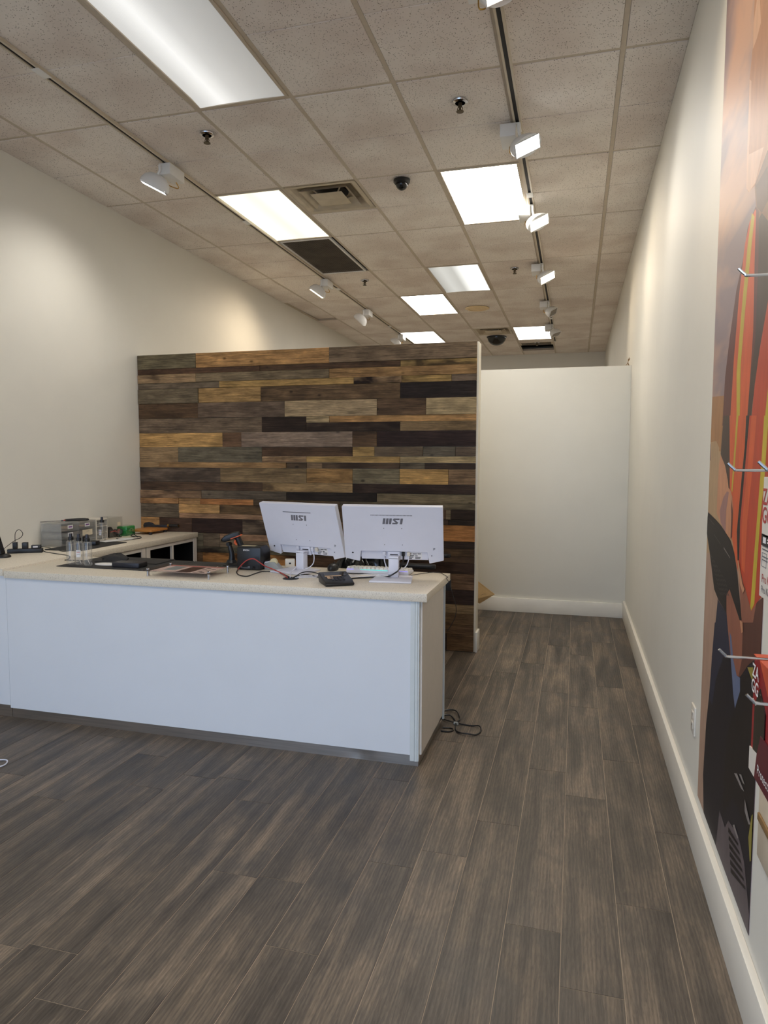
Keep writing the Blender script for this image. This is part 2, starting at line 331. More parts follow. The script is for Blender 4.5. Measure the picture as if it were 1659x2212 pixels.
def text_mesh(s, size, shear=0, spacing=1.0, bold=0.0):
    cu = bpy.data.curves.new('lettering', 'FONT'); cu.body = s; cu.size = size; cu.align_x = 'CENTER'; cu.align_y = 'CENTER'; cu.resolution_u = 3
    cu.shear = shear; cu.space_character = spacing; cu.offset = bold
    o = bpy.data.objects.new('lettering', cu); COL.objects.link(o)
    me = bpy.data.meshes.new_from_object(o.evaluated_get(bpy.context.evaluated_depsgraph_get()))
    bpy.data.objects.remove(o); bpy.data.curves.remove(cu); return me
def lettering(s, size, mt, parent, M, **kw):
    """flat letters, local XY plane mapped by M (4x4) into the parent's frame"""
    me = text_mesh(s, size, **kw); me.transform(M); me.materials.clear(); me.materials.append(MATS[mt])
    return link('lettering', me, parent)
def frame_mat(o, ux, uy):
    ux, uy = Vector(ux).normalized(), Vector(uy).normalized(); n = ux.cross(uy)
    mm = Matrix((ux, uy, n)).transposed().to_4x4(); mm.translation = o; return mm
# ================================================================== STRUCTURE
XL, XR, YF, YB, ZC = -3.83, .50, -2.6, 14.11, 3.66
WY, WTOP = 5.496, 2.485           # face of the reclaimed-wood partition
struct(MB().box(XL-.15, XL, YF, YB+.15, 0, 4.0).build('wall_left', 'wall_paint', smooth=0))
struct(MB().box(XR, XR+.15, YF, YB+.15, 0, 4.0).build('wall_right', 'wall_paint', smooth=0))
struct(MB().box(XL, XR, YB, YB+.15, 0, 4.0).build('wall_back', 'wall_paint', smooth=0))
# storefront behind the camera
struct(MB().box(XL, XR, YF-.15, YF, 2.9, 4.0).box(XL, XR, YF-.15, YF, 0, .1).build('wall_front', 'wall_paint', smooth=0))
wn = 4; ww = (XR-XL)/wn
for i in range(wn):
    a = XL+i*ww; w_ = MB()
    w_.box(a, a+.05, YF-.12, YF-.03, .1, 2.9).box(a+ww-.05, a+ww, YF-.12, YF-.03, .1, 2.9).box(a+.05, a+ww-.05, YF-.12, YF-.03, .1, .16).box(a+.05, a+ww-.05, YF-.12, YF-.03, 2.84, 2.9)
    wo = struct(w_.build('window_%d' % (i+1), 'aluminium', smooth=0))
    MB().box(a+.05, a+ww-.05, YF-.08, YF-.072, .16, 2.84).build('pane', 'window_glass', wo, smooth=0)
portal(XL, XR, .1, 2.9, YF-.2)
struct(MB().box(-14, 12, YF-14, YF-.15, -.05, -.01).build('ground_outside', 'concrete', smooth=0))
# floor: base with single planks laid on it
FT = .0014
fl = struct(MB().box(XL-.15, XR+.15, YF-.15, YB+.15, -.1, 0).build('floor', 'floor_joint', smooth=0))
PW, PL = .182, 1.22
joint = {4: 2.24, 5: 2.0, 3: 2.88, 2: 2.59, 7: 2.99, 6: 2.40}
k0 = -24
for k in range(-24, 2):
    xa = .352+k*PW-.0; xb = xa+PW
    if xb < XL+.02: continue
    xa, xb = max(xa, XL), min(xb, XR)
    if xb-xa < .03: continue
    key = {-5: 2.59, -4: 2.88, -3: 2.24, -2: 2.0, -1: 2.45, 0: 2.99, -9: 2.245, -13: 2.76, -11: 1.73, -8: 2.26}.get(k, 2+((k*0.437) % 1.0)*1.22)
    y = key-PL*4
    while y < 7.3:
        a, b_ = max(y, YF+.01), min(y+PL, 7.3); y += PL
        if b_-a < .05: continue
        g = .0012
        w_, l_ = xb-xa-2*g, b_-a-2*g
        MB().box(-w_/2, w_/2, -l_/2, l_/2, -.003, FT).build('plank', 'floor_plank', fl, ((xa+xb)/2, (a+b_)/2, 0), bevel=.0004, seg=1, smooth=0)
# baseboards
def baseboard(name, x0, x1, y0, y1, h=.14): return struct(MB().box(x0, x1, y0, y1, FT, h).build(name, 'baseboard_paint', bevel=.003, smooth=30))
baseboard('baseboard_right', XR-.022, XR, YF+.3, 7.148, .175)
baseboard('baseboard_rear', -2.4, XR-.022, 7.135, 7.16, .145)
baseboard('baseboard_left', XL, XL+.018, YF+.3, 3.30, .14)
# white partition in the passage
struct(MB().box(-2.4, XR, 7.16, 7.28, 0, 2.475).build('wall_partition', 'wall_paint', bevel=.004, smooth=30))
# partition clad with reclaimed planks
pw = struct(MB().box(XL, -.752, WY+.022, WY+.15, 0, WTOP).build('wall_wood', 'wall_edge', bevel=.003, smooth=30))
MB().box(-.752, -.736, WY+.004, WY+.15, FT, .165).build('end_baseboard', 'baseboard_paint', pw, bevel=.002, smooth=30)
C = dict(G=(176, 136, 84), g=(158, 122, 78), T=(146, 118, 84), t=(128, 104, 76), B=(104, 80, 56), b=(86, 66, 48), D=(66, 51, 41), d=(54, 41, 34), K=(44, 37, 31), S=(112, 98, 80), s=(104, 90, 72), Y=(124, 106, 82), y=(108, 94, 74), L=(140, 118, 100), O=(168, 118, 68), P=(170, 146, 106))
E_ = -.766
rows = [
 (2.485, 2.358, [(-3.239, 'y', .2), (-1.995, 'G', 0), (E_, 'Y', .15)]),
 (2.358, 2.310, [(-2.625, 'b', .5), (-1.385, 'b', .2), (E_, 'g', .8)]),
 (2.310, 2.234, [(-3.239, 'T', 1.), (-1.995, 'Y', .1), (E_, 'g', .25)]),
 (2.234, 2.180, [(-3.014, 'y', .2), (-1.780, 'G', 0), (-1.373, 'T', 1.), (-.965, 'g', .6), (E_, 'y', .1)]),
 (2.180, 2.052, [(-3.22, 'y', .1), (-2.620, 'g', .15), (-1.385, 'B', .4), (E_, 'K', 0)]),
 (2.052, 1.919, [(-3.225, 'b', .3), (-2.397, 'y', .2), (-1.580, 'P', .05), (-1.169, 'B', .2), (E_, 'P', .05)]),
 (1.919, 1.790, [(-2.611, 'y', .35), (-2.201, 'd', .3)]),
 (1.919, 1.866, [(-1.995, 'P', .1), (E_, 'G', 0)], -2.201),
 (1.866, 1.790, [(-1.385, 'D', .9), (E_, 't', .1)], -2.201),
 (1.790, 1.663, [(-2.989, 'G', .1), (-2.805, 'B', .1), (-1.790, 'L', .1), (-1.580, 'B', .6), (E_, 'd', .1)]),
 (1.663, 1.530, [(-3.430, 'T', .1), (-2.611, 's', .1)]),
 (1.663, 1.584, [(-1.790, 'b', .3), (-1.601, 'g', 0), (-1.192, 's', .1), (-.929, 's', .1), (E_, 's', .1)], -2.611),
 (1.584, 1.530, [(-2.201, 'T', .9), (-1.385, 'G', .05), (E_, 'P', .1)], -2.611),
 (1.530, 1.481, [(-3.624, 'T', .9), (-2.387, 'g', .1), (-2.201, 'b', .2), (-2.06, 't', .1), (-1.385, 'b', .6), (-1.176, 'y', .5), (E_, 'D', .4)]),
 (1.481, 1.356, [(-3.014, 's', .6), (-2.201, 't', .2), (-1.790, 'g', .35), (-1.385, 'Y', .1), (-.983, 'G', .1), (E_, 't', .1)]),
 (1.356, 1.279, [(-2.611, 'b', .4), (-1.790, 'T', .7), (E_, 'D', .4)]),
 (1.279, 1.207, [(-3.203, 'T', .8), (-2.387, 's', .2), (-1.58, 'K', 0), (E_, 'Y', .05)]),
 (1.207, 1.156, [(-3.434, 'g', .7), (-3.219, 'g', .1), (-2.699, 'O', .1), (-1.9, 'b', .3), (E_, 'y', .4)]),
 (1.156, 1.030, [(-3.434, 'y', .3)]),
 (1.156, 1.076, [(-3.026, 'G', 0), (-2.58, 'B', .6), (-1.7, 'b', .2), (-1.0, 'b', .3), (-.96, 'Y', .0), (E_, 'd', .1)], -3.434),
 (1.076, 1.030, [(-2.5, 'T', .1), (-1.6, 'b', .2), (-.98, 'D', .2), (E_, 'd', .2)], -3.434),
 (1.030, .900, [(-3.636, 'G', .1), (-3.304, 'b', .3), (-2.804, 'd', .4), (-2.2, 's', .8), (-1.2, 'B', .3), (E_, 'O', .15)]),
 (.900, .780, [(-3.19, 's', .5), (-3.026, 'y', .2), ]),
 (.900, .842, [(-2.3, 'T', .1), (-1.2, 'b', .3), (E_, 'd', .3)], -3.026),
 (.842, .780, [(-2.3, 'Y', .1), (-1.2, 'B', .3), (E_, 'b', .2)], -3.026),
 (.780, .728, [(-2.3, 's', .9), (-1.5, 'b', .2), (E_, 'b', .1)]),
 (.728, .638, [(-3.2, 'B', .3), (-2.2, 'O', .9), (-1.3, 'b', .3), (E_, 'D', .2)]),
 (.638, .508, [(-2.9, 'B', .3), (-1.7, 'Y', .2), (E_, 'B', .15)]),
 (.508, .387, [(-3.1, 'G', .3), (-2.0, 'b', .3), (E_, 'd', .2)]),
 (.387, .311, [(-2.5, 'y', .3), (-1.5, 'T', .2), (E_, 't', .2)]),
 (.311, .222, [(-2.7, 'D', .3), (-1.9, 'G', .3), (E_, 'B', .2)]),
 (.222, .142, [(-2.6, 'T', .3), (-1.6, 'b', .3), (E_, 'B', .3)]),
 (.142, .006, [(-2.2, 'B', .3), (-.985, 'd', .3), (E_, 'B', .5)]),
]
for rw in rows:
    z1, z0, segs = rw[0], rw[1], rw[2]; x0 = rw[3] if len(rw) > 3 else XL+.002
    for x1, c, burn in segs:
        proud = random.uniform(-.006, .005); g = .0008
        w_, h_ = x1-x0-2*g, z1-z0-2*g
        o = MB().box(-w_/2, w_/2, -.011, .0105+proud*0, -h_/2, h_/2).build('plank', 'reclaimed_wood', pw, ((x0+x1)/2, WY+.011, (z0+z1)/2), bevel=.0012, seg=1, smooth=0)
        for v in o.data.vertices:
            if v.co.y < 0: v.co.y += proud
        col = [v*1.28*random.uniform(.93, 1.07) for v in lin(C[c])]
        o.color = (*col, burn); x0 = x1
# ceiling: void above, lay-in tiles and tees
ce = struct(MB().box(XL-.15, XR+.15, YF-.15, YB+.15, 3.80, 3.9).build('ceiling', 'ceiling_void', smooth=0))
GX = [XL, -3.473, -2.863, -2.253, -1.643, -1.033, -.423, .187, XR]     # columns between tees
Y0 = 3.903; KR = list(range(-5, 9))
GY = [YF]+[Y0+1.22*k for k in KR if Y0+1.22*k > YF+.1]+[YB]
def ky(k): return Y0+1.22*k
SKIP = {}      # (col, k) -> list of free (y0,y1) strips left for tiles
def take(c, k, free=()): SKIP[(c, k)] = list(free)
for c, k in ((3, -1), (2, 1), (2, 2), (5, 1), (4, 3), (3, 4), (2, 6), (5, 6), (3, -4), (5, -3)): take(c, k)
take(3, 1, [(ky(1)+.61, ky(2))]); take(4, 6, [(ky(6)+.61, ky(7))]); take(5, 7, [(ky(7), ky(7)+.3)])
tile_cache = {}
def tile(c, ya, yb, dz=(0, 0)):
    xa, xb = GX[c], GX[c+1]
    e0 = .0 if c == 0 else .014; e1 = .0 if c == 7 else .014
    w_, l_ = xb-xa-e0-e1, yb-ya-.026
    key = (round(w_, 3), round(l_, 3), dz)
    if key not in tile_cache:
        mb = MB()
        if l_ > .9:   # scored across the middle
            for s0, s1 in ((-l_/2, -.004), (.004, l_/2)): mb.box(-w_/2, w_/2, s0, s1, 0, .012)
            mb.box(-w_/2, w_/2, -l_/2, l_/2, .004, .018)
        else: mb.box(-w_/2, w_/2, -l_/2, l_/2, 0, .018)
        me = mb.mesh('ceiling_tile', ['acoustic_tile'], bevel=.0025, seg=1, smooth=0)
        tile_cache[key] = me
    o = link('ceiling_tile', tile_cache[key], ce, ((xa+e0+xb-e1)/2, (ya+yb)/2, ZC-.0035))
    if dz != (0, 0): o.rotation_euler = (dz[0], dz[1], 0); o.location.z += .02
    return o
for c in range(8):
    for j in range(len(GY)-1):
        ya, yb = GY[j], GY[j+1]; k = round((ya-Y0)/1.22, 2)
        kk = int(round(k)) if abs(k-round(k)) < .01 else -99
        if (c, kk) in SKIP:
            for f in SKIP[(c, kk)]: tile(c, *f)
        else: tile(c, ya, yb, (.018, -.02) if (c == 0 and kk == 4) else (0, 0))
for i, x in enumerate(GX):
    h = .0125 if 0 < i < 8 else .02
    if i == 6: h = .018
    L_ = (YB-YF)/2
    MB().box(-h, h, -L_, L_, 0, .003).box(-.001, .001, -L_, L_, .003, .04).build('main_tee', 'tee_metal', ce, (x+(.02 if i == 0 else -.02 if i == 8 else 0), (YB+YF)/2, ZC), smooth=0)
tee_cache = {}
for c in range(8):
    ys = [(y) for y in GY[1:-1]]
    if c in (3,): ys.append(ky(1)+.61)
    if c in (4,): ys.append(ky(6)+.61)
    for y in ys:
        w_ = GX[c+1]-GX[c]-.025
        me = tee_cache.get(round(w_, 3)) or MB().box(-w_/2, w_/2, -.0125, .0125, 0, .003).box(-w_/2, w_/2, -.001, .001, .003, .035).mesh('cross_tee', ['tee_metal'], smooth=0)
        tee_cache[round(w_, 3)] = me
        link('cross_tee', me, ce, ((GX[c]+GX[c+1])/2, y, ZC+.0005))
# ================================================================== CEILING FIXTURES
def troffer(c, k, lens, label):
    xa, xb, ya, yb = GX[c], GX[c+1], ky(k), ky(k+1)
    t = thing('ceiling_light', label, 'ceiling light', ((xa+xb)/2, (ya+yb)/2, ZC-.002), group='recessed ceiling lights')
    hw, hl = (xb-xa)/2-.014, (yb-ya)/2-.014
    f = MB(); e = .018
    f.box(-hw, hw, -hl, -hl+e, -.004, .03).box(-hw, hw, hl-e, hl, -.004, .03).box(-hw, -hw+e, -hl+e, hl-e, -.004, .03).box(hw-e, hw, -hl+e, hl-e, -.004, .03)
    f.build('door_frame', 'tee_metal', t, bevel=.002, smooth=30)
    MB().box(-hw, hw, -hl, hl, .03, .1).build('housing', 'white_metal', t, smooth=0)
    n = 12; d = MB(); hw2, hl2 = hw-e, hl-e
    vs_ = []; fs_ = []
    for i in range(n+1):
        for j in range(5):
            y = -hl2+2*hl2*i/n; x = -hw2+2*hw2*j/4
            vs_.append((x, y, .004-(.007*math.sin(i*1.7)*(1 if j in (0, 4) else .3) if i in (n-1, n, 0) else 0)))
    for i in range(n):
        for j in range(4): a = i*5+j; fs_.append((a, a+5, a+6, a+1))
    d.add(vs_, fs_).build('diffuser', lens, t)
    return t
troffer(3, -1, 'lens_near', 'large ceiling troffer nearest the camera, brighter along its left side')
troffer(2, 1, 'lens_yellow', 'yellowish ceiling troffer directly left of the square air vent')
troffer(5, 1, 'lens_full', 'bright white ceiling troffer beside the right-hand lighting track')
troffer(4, 3, 'lens_half', 'ceiling troffer dim on its left half and bright on its right')
troffer(3, 4, 'lens_full', 'small bright ceiling troffer between the half-dim troffer and the dark return grille')
troffer(2, 6, 'lens_far', 'ceiling troffer cut off by the top edge of the wood wall')
troffer(5, 6, 'lens_far', 'farthest ceiling troffer, next to the far vent and black dome')
troffer(3, -4, 'lens_full', 'added unseen ceiling troffer behind the viewpoint for more light, left column'); troffer(5, -3, 'lens_full', 'added unseen ceiling troffer behind the viewpoint for more light, right column')  # both added out of view to brighten the near part of the room
def vent(c, ya, label, sz=.61):
    xa, xb = GX[c], GX[c+1]
    t = thing('air_vent', label, 'air vent', ((xa+xb)/2, ya+sz/2, ZC-.002), group='square ceiling diffusers')
    hw = sz/2-.016
    # stepped square cones
    def cone(o0, z0, o1, z1, nm, mt):
        v_ = []
        for r, z in ((o0, z0), (o1, z1)):
            v_ += [(-r, -r, z), (r, -r, z), (r, r, z), (-r, r, z)]
        v2 = [(x*.985, y*.985, z+.006) for x, y, z in v_]
        fs_ = [(i, (i+1) % 4, 4+(i+1) % 4, 4+i) for i in range(4)]
        MB().add(v_, fs_).add(v2, fs_).build(nm, mt, t, smooth=0)
    cone(hw, 0, hw-.035, .0, 'flange', 'vent_metal'); cone(hw-.035, 0, hw-.10, .06, 'outer_cone', 'vent_metal')
    cone(.20, -.004, .14, .05, 'middle_cone', 'vent_metal')
    MB().box(-.13, .13, -.13, .13, -.008, -.003).lathe([(.012, 0), (.008, -.004)], 10, c=(0, 0, -.008)).build('centre_plate', 'vent_metal', t, bevel=.002)
    MB().lathe([(.14, .045), (.14, .12)], 20).build('duct_throat', 'slot_black', t)
    MB().box(-hw, hw, -hw, hw, .07, .075).build('plenum', 'vent_metal', t, smooth=0)
    for a in range(4): MB().cyl((.1, 0, .0), (.19, 0, .05), .006, n=8).build('strut', 'vent_metal', t, rot=(0, 0, a*math.pi/2+.78))
    return t
vent(3, ky(1), 'square stepped air vent beside the yellowish troffer')
vent(4, ky(6), 'far square air vent directly above the large black dome')
# return grille
t = thing('return_grille', 'dark perforated return air grille framed in white behind the yellowish troffer', 'grille', ((GX[2]+GX[3])/2, (ky(2)+ky(3))/2, ZC-.002))
hw, hl = .262, .594
f = MB(); e = .02
f.box(-hw, hw, -hl, -hl+e, -.004, .02).box(-hw, hw, hl-e, hl, -.004, .02).box(-hw, -hw+e, -hl+e, hl-e, -.004, .02).box(hw-e, hw, -hl+e, hl-e, -.004, .02).build('frame', 'white_metal', t, bevel=.002)
f = MB()
for i in range(46): y = -hl+e+.012+i*(2*hl-2*e-.024)/45; f.box(-hw+e, hw-e, y-.004, y+.004, 0, .004)
for i in range(22): x = -hw+e+.012+i*(2*hw-2*e-.024)/21; f.box(x-.003, x+.003, -hl+e, hl-e, .001, .005)
o = f.build('perforated_face', 'grille_dark', t, smooth=0); o['kind'] = 'stuff'
MB().box(-hw+e, hw-e, -hl+e, hl-e, .02, .024).build('backing', 'slot_black', t, smooth=0)
# far slot grille near the back wall
t = thing('slot_grille', 'narrow dark slot grille in the far ceiling by the back wall', 'grille', (-.73, ky(7)+.46, ZC-.003))
MB().box(-.29, .29, -.15, .15, .004, .012).build('plate', 'vent_metal', t, bevel=.002); 
for yy in (-.09, 0, .09): MB().box(-.26, .26, yy-.012, yy+.012, -.002, .004).build('slot', 'slot_black', t, smooth=0)
# sprinklers
for px, lb in (((447, 290), 'leftmost sprinkler head, above the large bulb-lit left track head'), ((994, 220), 'sprinkler head nearest the right-hand track at the front'), ((788, 606), 'small sprinkler head behind the dark return grille'),
               ((1112, 580), 'small sprinkler head beside the third head of the right track'), ((1160, 740), 'farthest sprinkler head below the last troffer')):
    P = onz(*px, ZC-.01); t = thing('sprinkler', lb, 'sprinkler', (P.x, P.y, ZC-.009), group='fire sprinklers')
    MB().lathe([(.048, 0), (.046, -.006), (.03, -.01), (.03, 0)], 20).build('escutcheon', 'chrome', t)
    MB().lathe([(.012, -.008), (.012, -.03), (.007, -.034), (.007, -.055)], 12).build('body', 'sprinkler_metal', t)
    MB().lathe([(.022, -.058), (.022, -.055), (.006, -.053)], 16).build('deflector', 'sprinkler_metal', t)
    for sx in (-1, 1): MB().tube([(sx*.011, 0, -.028), (sx*.015, 0, -.042), (sx*.005, 0, -.056)], .0025, 6).build('frame_arm', 'sprinkler_metal', t)
# dome cameras
P = onz(868, 389, ZC-.01); t = thing('dome_camera', 'small black dome camera on the ceiling tile left of the bright troffer', 'camera', (P.x, P.y, ZC-.009))
MB().lathe([(.062, 0), (.062, -.018), (.052, -.03), (.05, -.03)], 24).build('base_ring', 'black_plastic', t)
MB().lathe([(.046, -.028)]+[(.046*math.cos(a), -.03-.046*math.sin(a)) for a in (.2, .5, .8, 1.1, 1.35, 1.5)], 24).build('dome', 'camera_smoke', t)
P = onz(1073, 728, ZC-.01); t = thing('dome_camera', 'large black hemisphere dome under the far air vent', 'camera', (P.x, P.y, ZC-.009))
MB().lathe([(.165, 0), (.165, -.012), (.155, -.016)], 32).build('base_ring', 'black_plastic', t)
MB().lathe([(.155, -.012)]+[(.155*math.cos(a), -.014-.13*math.sin(a)) for a in (.2, .4, .6, .8, 1.0, 1.2, 1.4, 1.52)], 32).build('dome', 'camera_smoke', t)
# round ceiling speaker
P = onz(1031, 666, ZC-.01); t = thing('ceiling_speaker', 'round cream ceiling speaker beyond the half-dim troffer', 'speaker', (P.x, P.y, ZC-.009))
MB().lathe([(.165, 0), (.165, -.006), (.15, -.012), (.12, -.012), (.118, -.006), (.0, -.006)], 32).build('rim', 'speaker_cream', t)
MB().lathe([(.115, -.006), (.09, -.012), (.02, -.016)], 28).build('grille', 'speaker_cream', t)
# ------------------------------------------------------------------ lighting tracks
def track(x, y0, y1, label):
    t = thing('lighting_track', label, 'light track', (x, (y0+y1)/2, ZC-.001)); L_ = (y1-y0)/2
    m_ = MB().box(-.024, -.011, -L_, L_, -.022, 0).box(.011, .024, -L_, L_, -.022, 0).box(-.011, .011, -L_, L_, -.004, 0)
    m_.build('rail', 'track_metal', t, bevel=.001, smooth=0)
    MB().box(-.011, .011, -L_, L_, -.014, -.004).build('slot', 'slot_black', t, smooth=0)
    for yy in [y0+.9+2.44*i for i in range(6)]:
        if yy < y1: MB().box(-.025, .025, yy-(y0+y1)/2-.05, yy-(y0+y1)/2+.05, -.0235, -.0205).build('joiner', 'white_metal', t, bevel=.001)
    MB().box(-.025, .025, L_, L_+.02, -.023, 0).build('end_cap', 'white_metal', t)
track(-2.843, YF+.1, 13.0, 'left lighting track with a black slot along the ceiling')
track(-.395, YF+.1, 12.6, 'right lighting track with a black slot along the ceiling')
LENS = {'warm': ('lamp_warm', (1, .82, .6)), 'cool': ('lamp_cool', (1, .96, .9)), None: ('lamp_off', None)}
def track_head(x, y, side, n, roll, lit, label, power=1.0, spread=78):
    """side -1: lamp hangs to the left of its gear box, +1: to the right"""
    t = thing('track_light', label, 'track light', (x, y, ZC-.023), group='track light heads')
    bx0, bx1 = ((-.035, .055) if side < 0 else (-.105, -.008))
    MB().box(bx0, bx1, -.02, .17, -.085, -.008).build('gear_box', 'white_metal', t, bevel=.003)
    MB().box(-.018, .018, 0, .12, -.009, 0).build('track_adapter', 'white_metal', t, bevel=.002)
    lc = Vector((-.075 if side < 0 else .055, -.01, -.15))
    n = Vector(n).normalized(); pv = Vector((-.02 if side < 0 else .012, -.026, -.06))
    piv = lc - n*.045
    MB().tube([pv+Vector((0, -.004, .035)), pv, (pv+piv)/2+Vector((0, -.008, 0)), piv], .010, 8).cyl(piv+Vector((0, -.014, 0)), piv+Vector((0, .014, 0)), .014).build('bracket', 'white_metal', t)
    xh = Vector((0, 0, 1)).cross(n).normalized(); Mr = Matrix((xh, n.cross(xh), n)).transposed().to_4x4(); Mr.translation = lc; Mr = Mr @ Matrix.Rotation(roll, 4, 'Z')
    prof = [(.02, -.08), (.058, -.07), (.088, -.045), (.104, -.012), (.106, .012), (.102, .016)]
    MB().lathe(prof, 28, M=Mr, sx=1, sy=.60).build('lamp_housing', 'white_metal', t)
    mt, colr = LENS[lit]
    MB().box(-.086, .086, -.040, .040, .0155, .0185, M=Mr).build('lens', mt, t, bevel=.001)
    MB().box(-.09, .09, -.044, -.040, .014, .021, M=Mr).box(-.09, .09, .040, .044, .014, .021, M=Mr).box(-.09, -.086, -.040, .040, .014, .021, M=Mr).box(.086, .09, -.040, .040, .014, .021, M=Mr).build('lens_rim', 'white_metal', t)
    a = Vector(((bx0+bx1)/2, .13, -.085)); b_ = lc - n*.05 + Vector((0, .04, 0))
    MB().tube(catmull([a, a+Vector((0, .03, -.03)), (a+b_)/2+Vector((0, .045, -.02)), b_], 6), .0035, 6).build('lead_wire', 'brass', t)
    if lit:
        l = bpy.data.lights.new('lamp', 'SPOT'); l.energy = SPOT*power; l.color = colr; l.spot_size = math.radians(spread*1.3); l.spot_blend = .9; l.shadow_soft_size = .05
        lo = bpy.data.objects.new('lamp', l); COL.objects.link(lo); lo.parent = t
        lo.location = lc + n*.04; lo.rotation_euler = (n+Vector((0, 0, -.45 if side > 0 else 0))).to_track_quat('-Z', 'Y').to_euler()
nL = (-.44, -.04, -.90); nR = (.62, -.58, -.53)
track_head(-2.843, 4.45, -1, nL, 1.22, 'cool', 'large lit head on the left track, nearest the camera', 1.9, 92)
track_head(-2.843, 7.66, -1, (-.5, -.14, -.85), 1.2, 'warm', 'second left track head, lit, behind the dark return grille', 2.4, 105)
track_head(-2.843, 9.3, -1, (-.7, .1, -.7), 1.2, None, 'unlit head on the left track next to the lit second one')
track_head(-2.843, 11.25, -1, (-.7, 0, -.7), 1.2, None, 'unlit left track head half hidden by the top of the wood wall')
track_head(-.395, 3.02, 1, nR, .6, 'warm', 'right track head cut by the top edge of the picture', 1.5, 88)
track_head(-.395, 4.5, 1, nR, .6, 'cool', 'largest lit right track head, just before the bright troffer', 1.35, 88)
track_head(-.395, 5.92, 1, nR, .6, 'warm', 'lit right track head at the far corner of the bright troffer', 1.25, 88)
track_head(-.395, 7.66, 1, nR, .6, 'warm', 'third lit right track head beside a small sprinkler', 1.2, 88)
track_head(-.395, 9.42, 1, (.85, -.25, -.45), .5, None, 'unlit right track head between the lit ones and the last troffer')
track_head(-.395, 11.0, 1, (.6, -.2, -.75), .5, None, 'farthest right track head in front of the last troffer')
# ================================================================== COUNTERS
CT, RT = .893, .905
o = MB().box(-3.234, -.69, 3.295, 3.955, CT-.042, CT).build('worktop', 'worktop', bevel=.002, smooth=30)
tag(o, 'speckled cream worktop of the front counter, carrying the two monitors', 'countertop')
o = MB().box(XL+.002, -3.236, 3.29, WY-.012, RT-.042, RT).build('worktop', 'worktop', bevel=.002, smooth=30)
tag(o, 'cream worktop along the left wall, carrying the drawer boxes and paper cutter', 'countertop')
t = thing('reception_counter', 'white reception counter with a bluish front panel and steel kick plate', 'counter', (-1.95, 3.6, FT))
def loc(x0, x1, y0, y1, z0, z1): return (x0+1.95, x1+1.95, y0-3.6, y1-3.6, z0-FT, z1-FT)
MB().box(*loc(-3.234, -.775, 3.312, 3.330, .062, CT-.0425)).build('front_panel', 'laminate_white', t, bevel=.001, smooth=0)
MB().box(*loc(-.775, -.752, 3.308, 3.330, .034, CT-.0425)).box(*loc(-.7505, -.738, 3.306, 3.330, .034, CT-.0425)).box(*loc(-.7375, -.730, 3.309, 3.330, .034, CT-.0425)).build('corner_trim', 'laminate_edge', t, bevel=.0008, smooth=0)
MB().box(*loc(-.742, -.72, 3.331, 3.905, .062, CT-.0425)).build('end_panel', 'laminate_beige', t, smooth=0)
MB().box(*loc(-.742, -.724, 3.906, 3.914, .034, CT-.0425)).build('end_groove', 'slot_black', t, smooth=0)
MB().box(*loc(-.742, -.712, 3.915, 3.927, .034, CT-.0425)).build('end_trim', 'laminate_edge', t, bevel=.0008, smooth=0)
MB().box(*loc(-3.234, -.76, 3.90, 3.915, .1, CT-.0425)).build('back_panel', 'laminate_beige', t, smooth=0)
# thin steel kick plate with a dent near the corner
n = 90; v_ = []; f_ = []
for i in range(n+1):
    x = -3.234+(3.234-.742)*i/n
    for j, z in enumerate((0, .02, .04, .066)):
        bend = .006*math.exp(-((x+.98)/.03)**2)*(z/.066) - .006*math.exp(-((x+1.06)/.035)**2)*(1-abs(z/.066-.5)) + .0012*math.sin(x*3)
        v_.append((x+1.95, 3.327-3.6-bend, z))
for i in range(n):
    for j in range(3): a = i*4+j; f_.append((a, a+4, a+5, a+1))
kp = MB().add(v_, f_); kp.box(*loc(-.742, -.735, 3.327, 3.9, FT, .066)); kp.build('kick_plate', 'steel_kick', t)
# left end of the counter (return cabinet front), slightly lower plate
t = thing('end_cabinet', 'white cabinet end at the far left of the counter front', 'cabinet', (-3.53, 3.6, FT))
MB().box(XL+3.535, .292, -.285, .25, .075, RT-.043-FT).build('body', 'laminate_white', t, bevel=.001, smooth=0)
MB().box(XL+3.535, .292, -.272, .25, 0, .074).build('kick_plate', 'steel_kick', t, smooth=0)
# open base cabinets under the left worktop, facing the room
def base_cab(y0, y1, label):
    t = thing('base_cabinet', label, 'cabinet', (-3.54, (y0+y1)/2, FT), group='open base cabinets under the left worktop'); L_ = (y1-y0)/2; Hh = RT-.044-FT
    x0, x1 = -.285, .29
    for nm, b_ in (('side_panel', (x0, x1, -L_, -L_+.02, 0, Hh)), ('side_panel', (x0, x1, L_-.02, L_, 0, Hh)), ('top_rail', (x0, x1, -L_+.02, L_-.02, Hh-.03, Hh)), ('bottom_panel', (x0, x1, -L_+.02, L_-.02, .05, .07))):
        MB().box(*b_).build(nm, 'laminate_beige', t, bevel=.001, smooth=0)
    MB().box(x0, x0+.01, -L_+.02, L_-.02, .07, Hh-.03).box(x0+.01, x1-.02, -L_+.021, -L_+.026, .07, Hh-.031).box(x0+.01, x1-.02, L_-.026, L_-.021, .07, Hh-.031).box(x0+.01, x1-.02, -L_+.026, L_-.026, Hh-.036, Hh-.031).build('black_lining', 'cabinet_black', t, smooth=0)
    for s_ in (-1, 1): MB().box(x1-.006, x1+.004, s_*L_-(.05 if s_ > 0 else 0), s_*L_+(0 if s_ > 0 else .05), 0, Hh).build('stile', 'laminate_beige', t, bevel=.001, smooth=0)
    MB().box(x1-.02, x1, -.012, .012, .07, Hh-.03).build('divider', 'laminate_beige', t, bevel=.001, smooth=0)
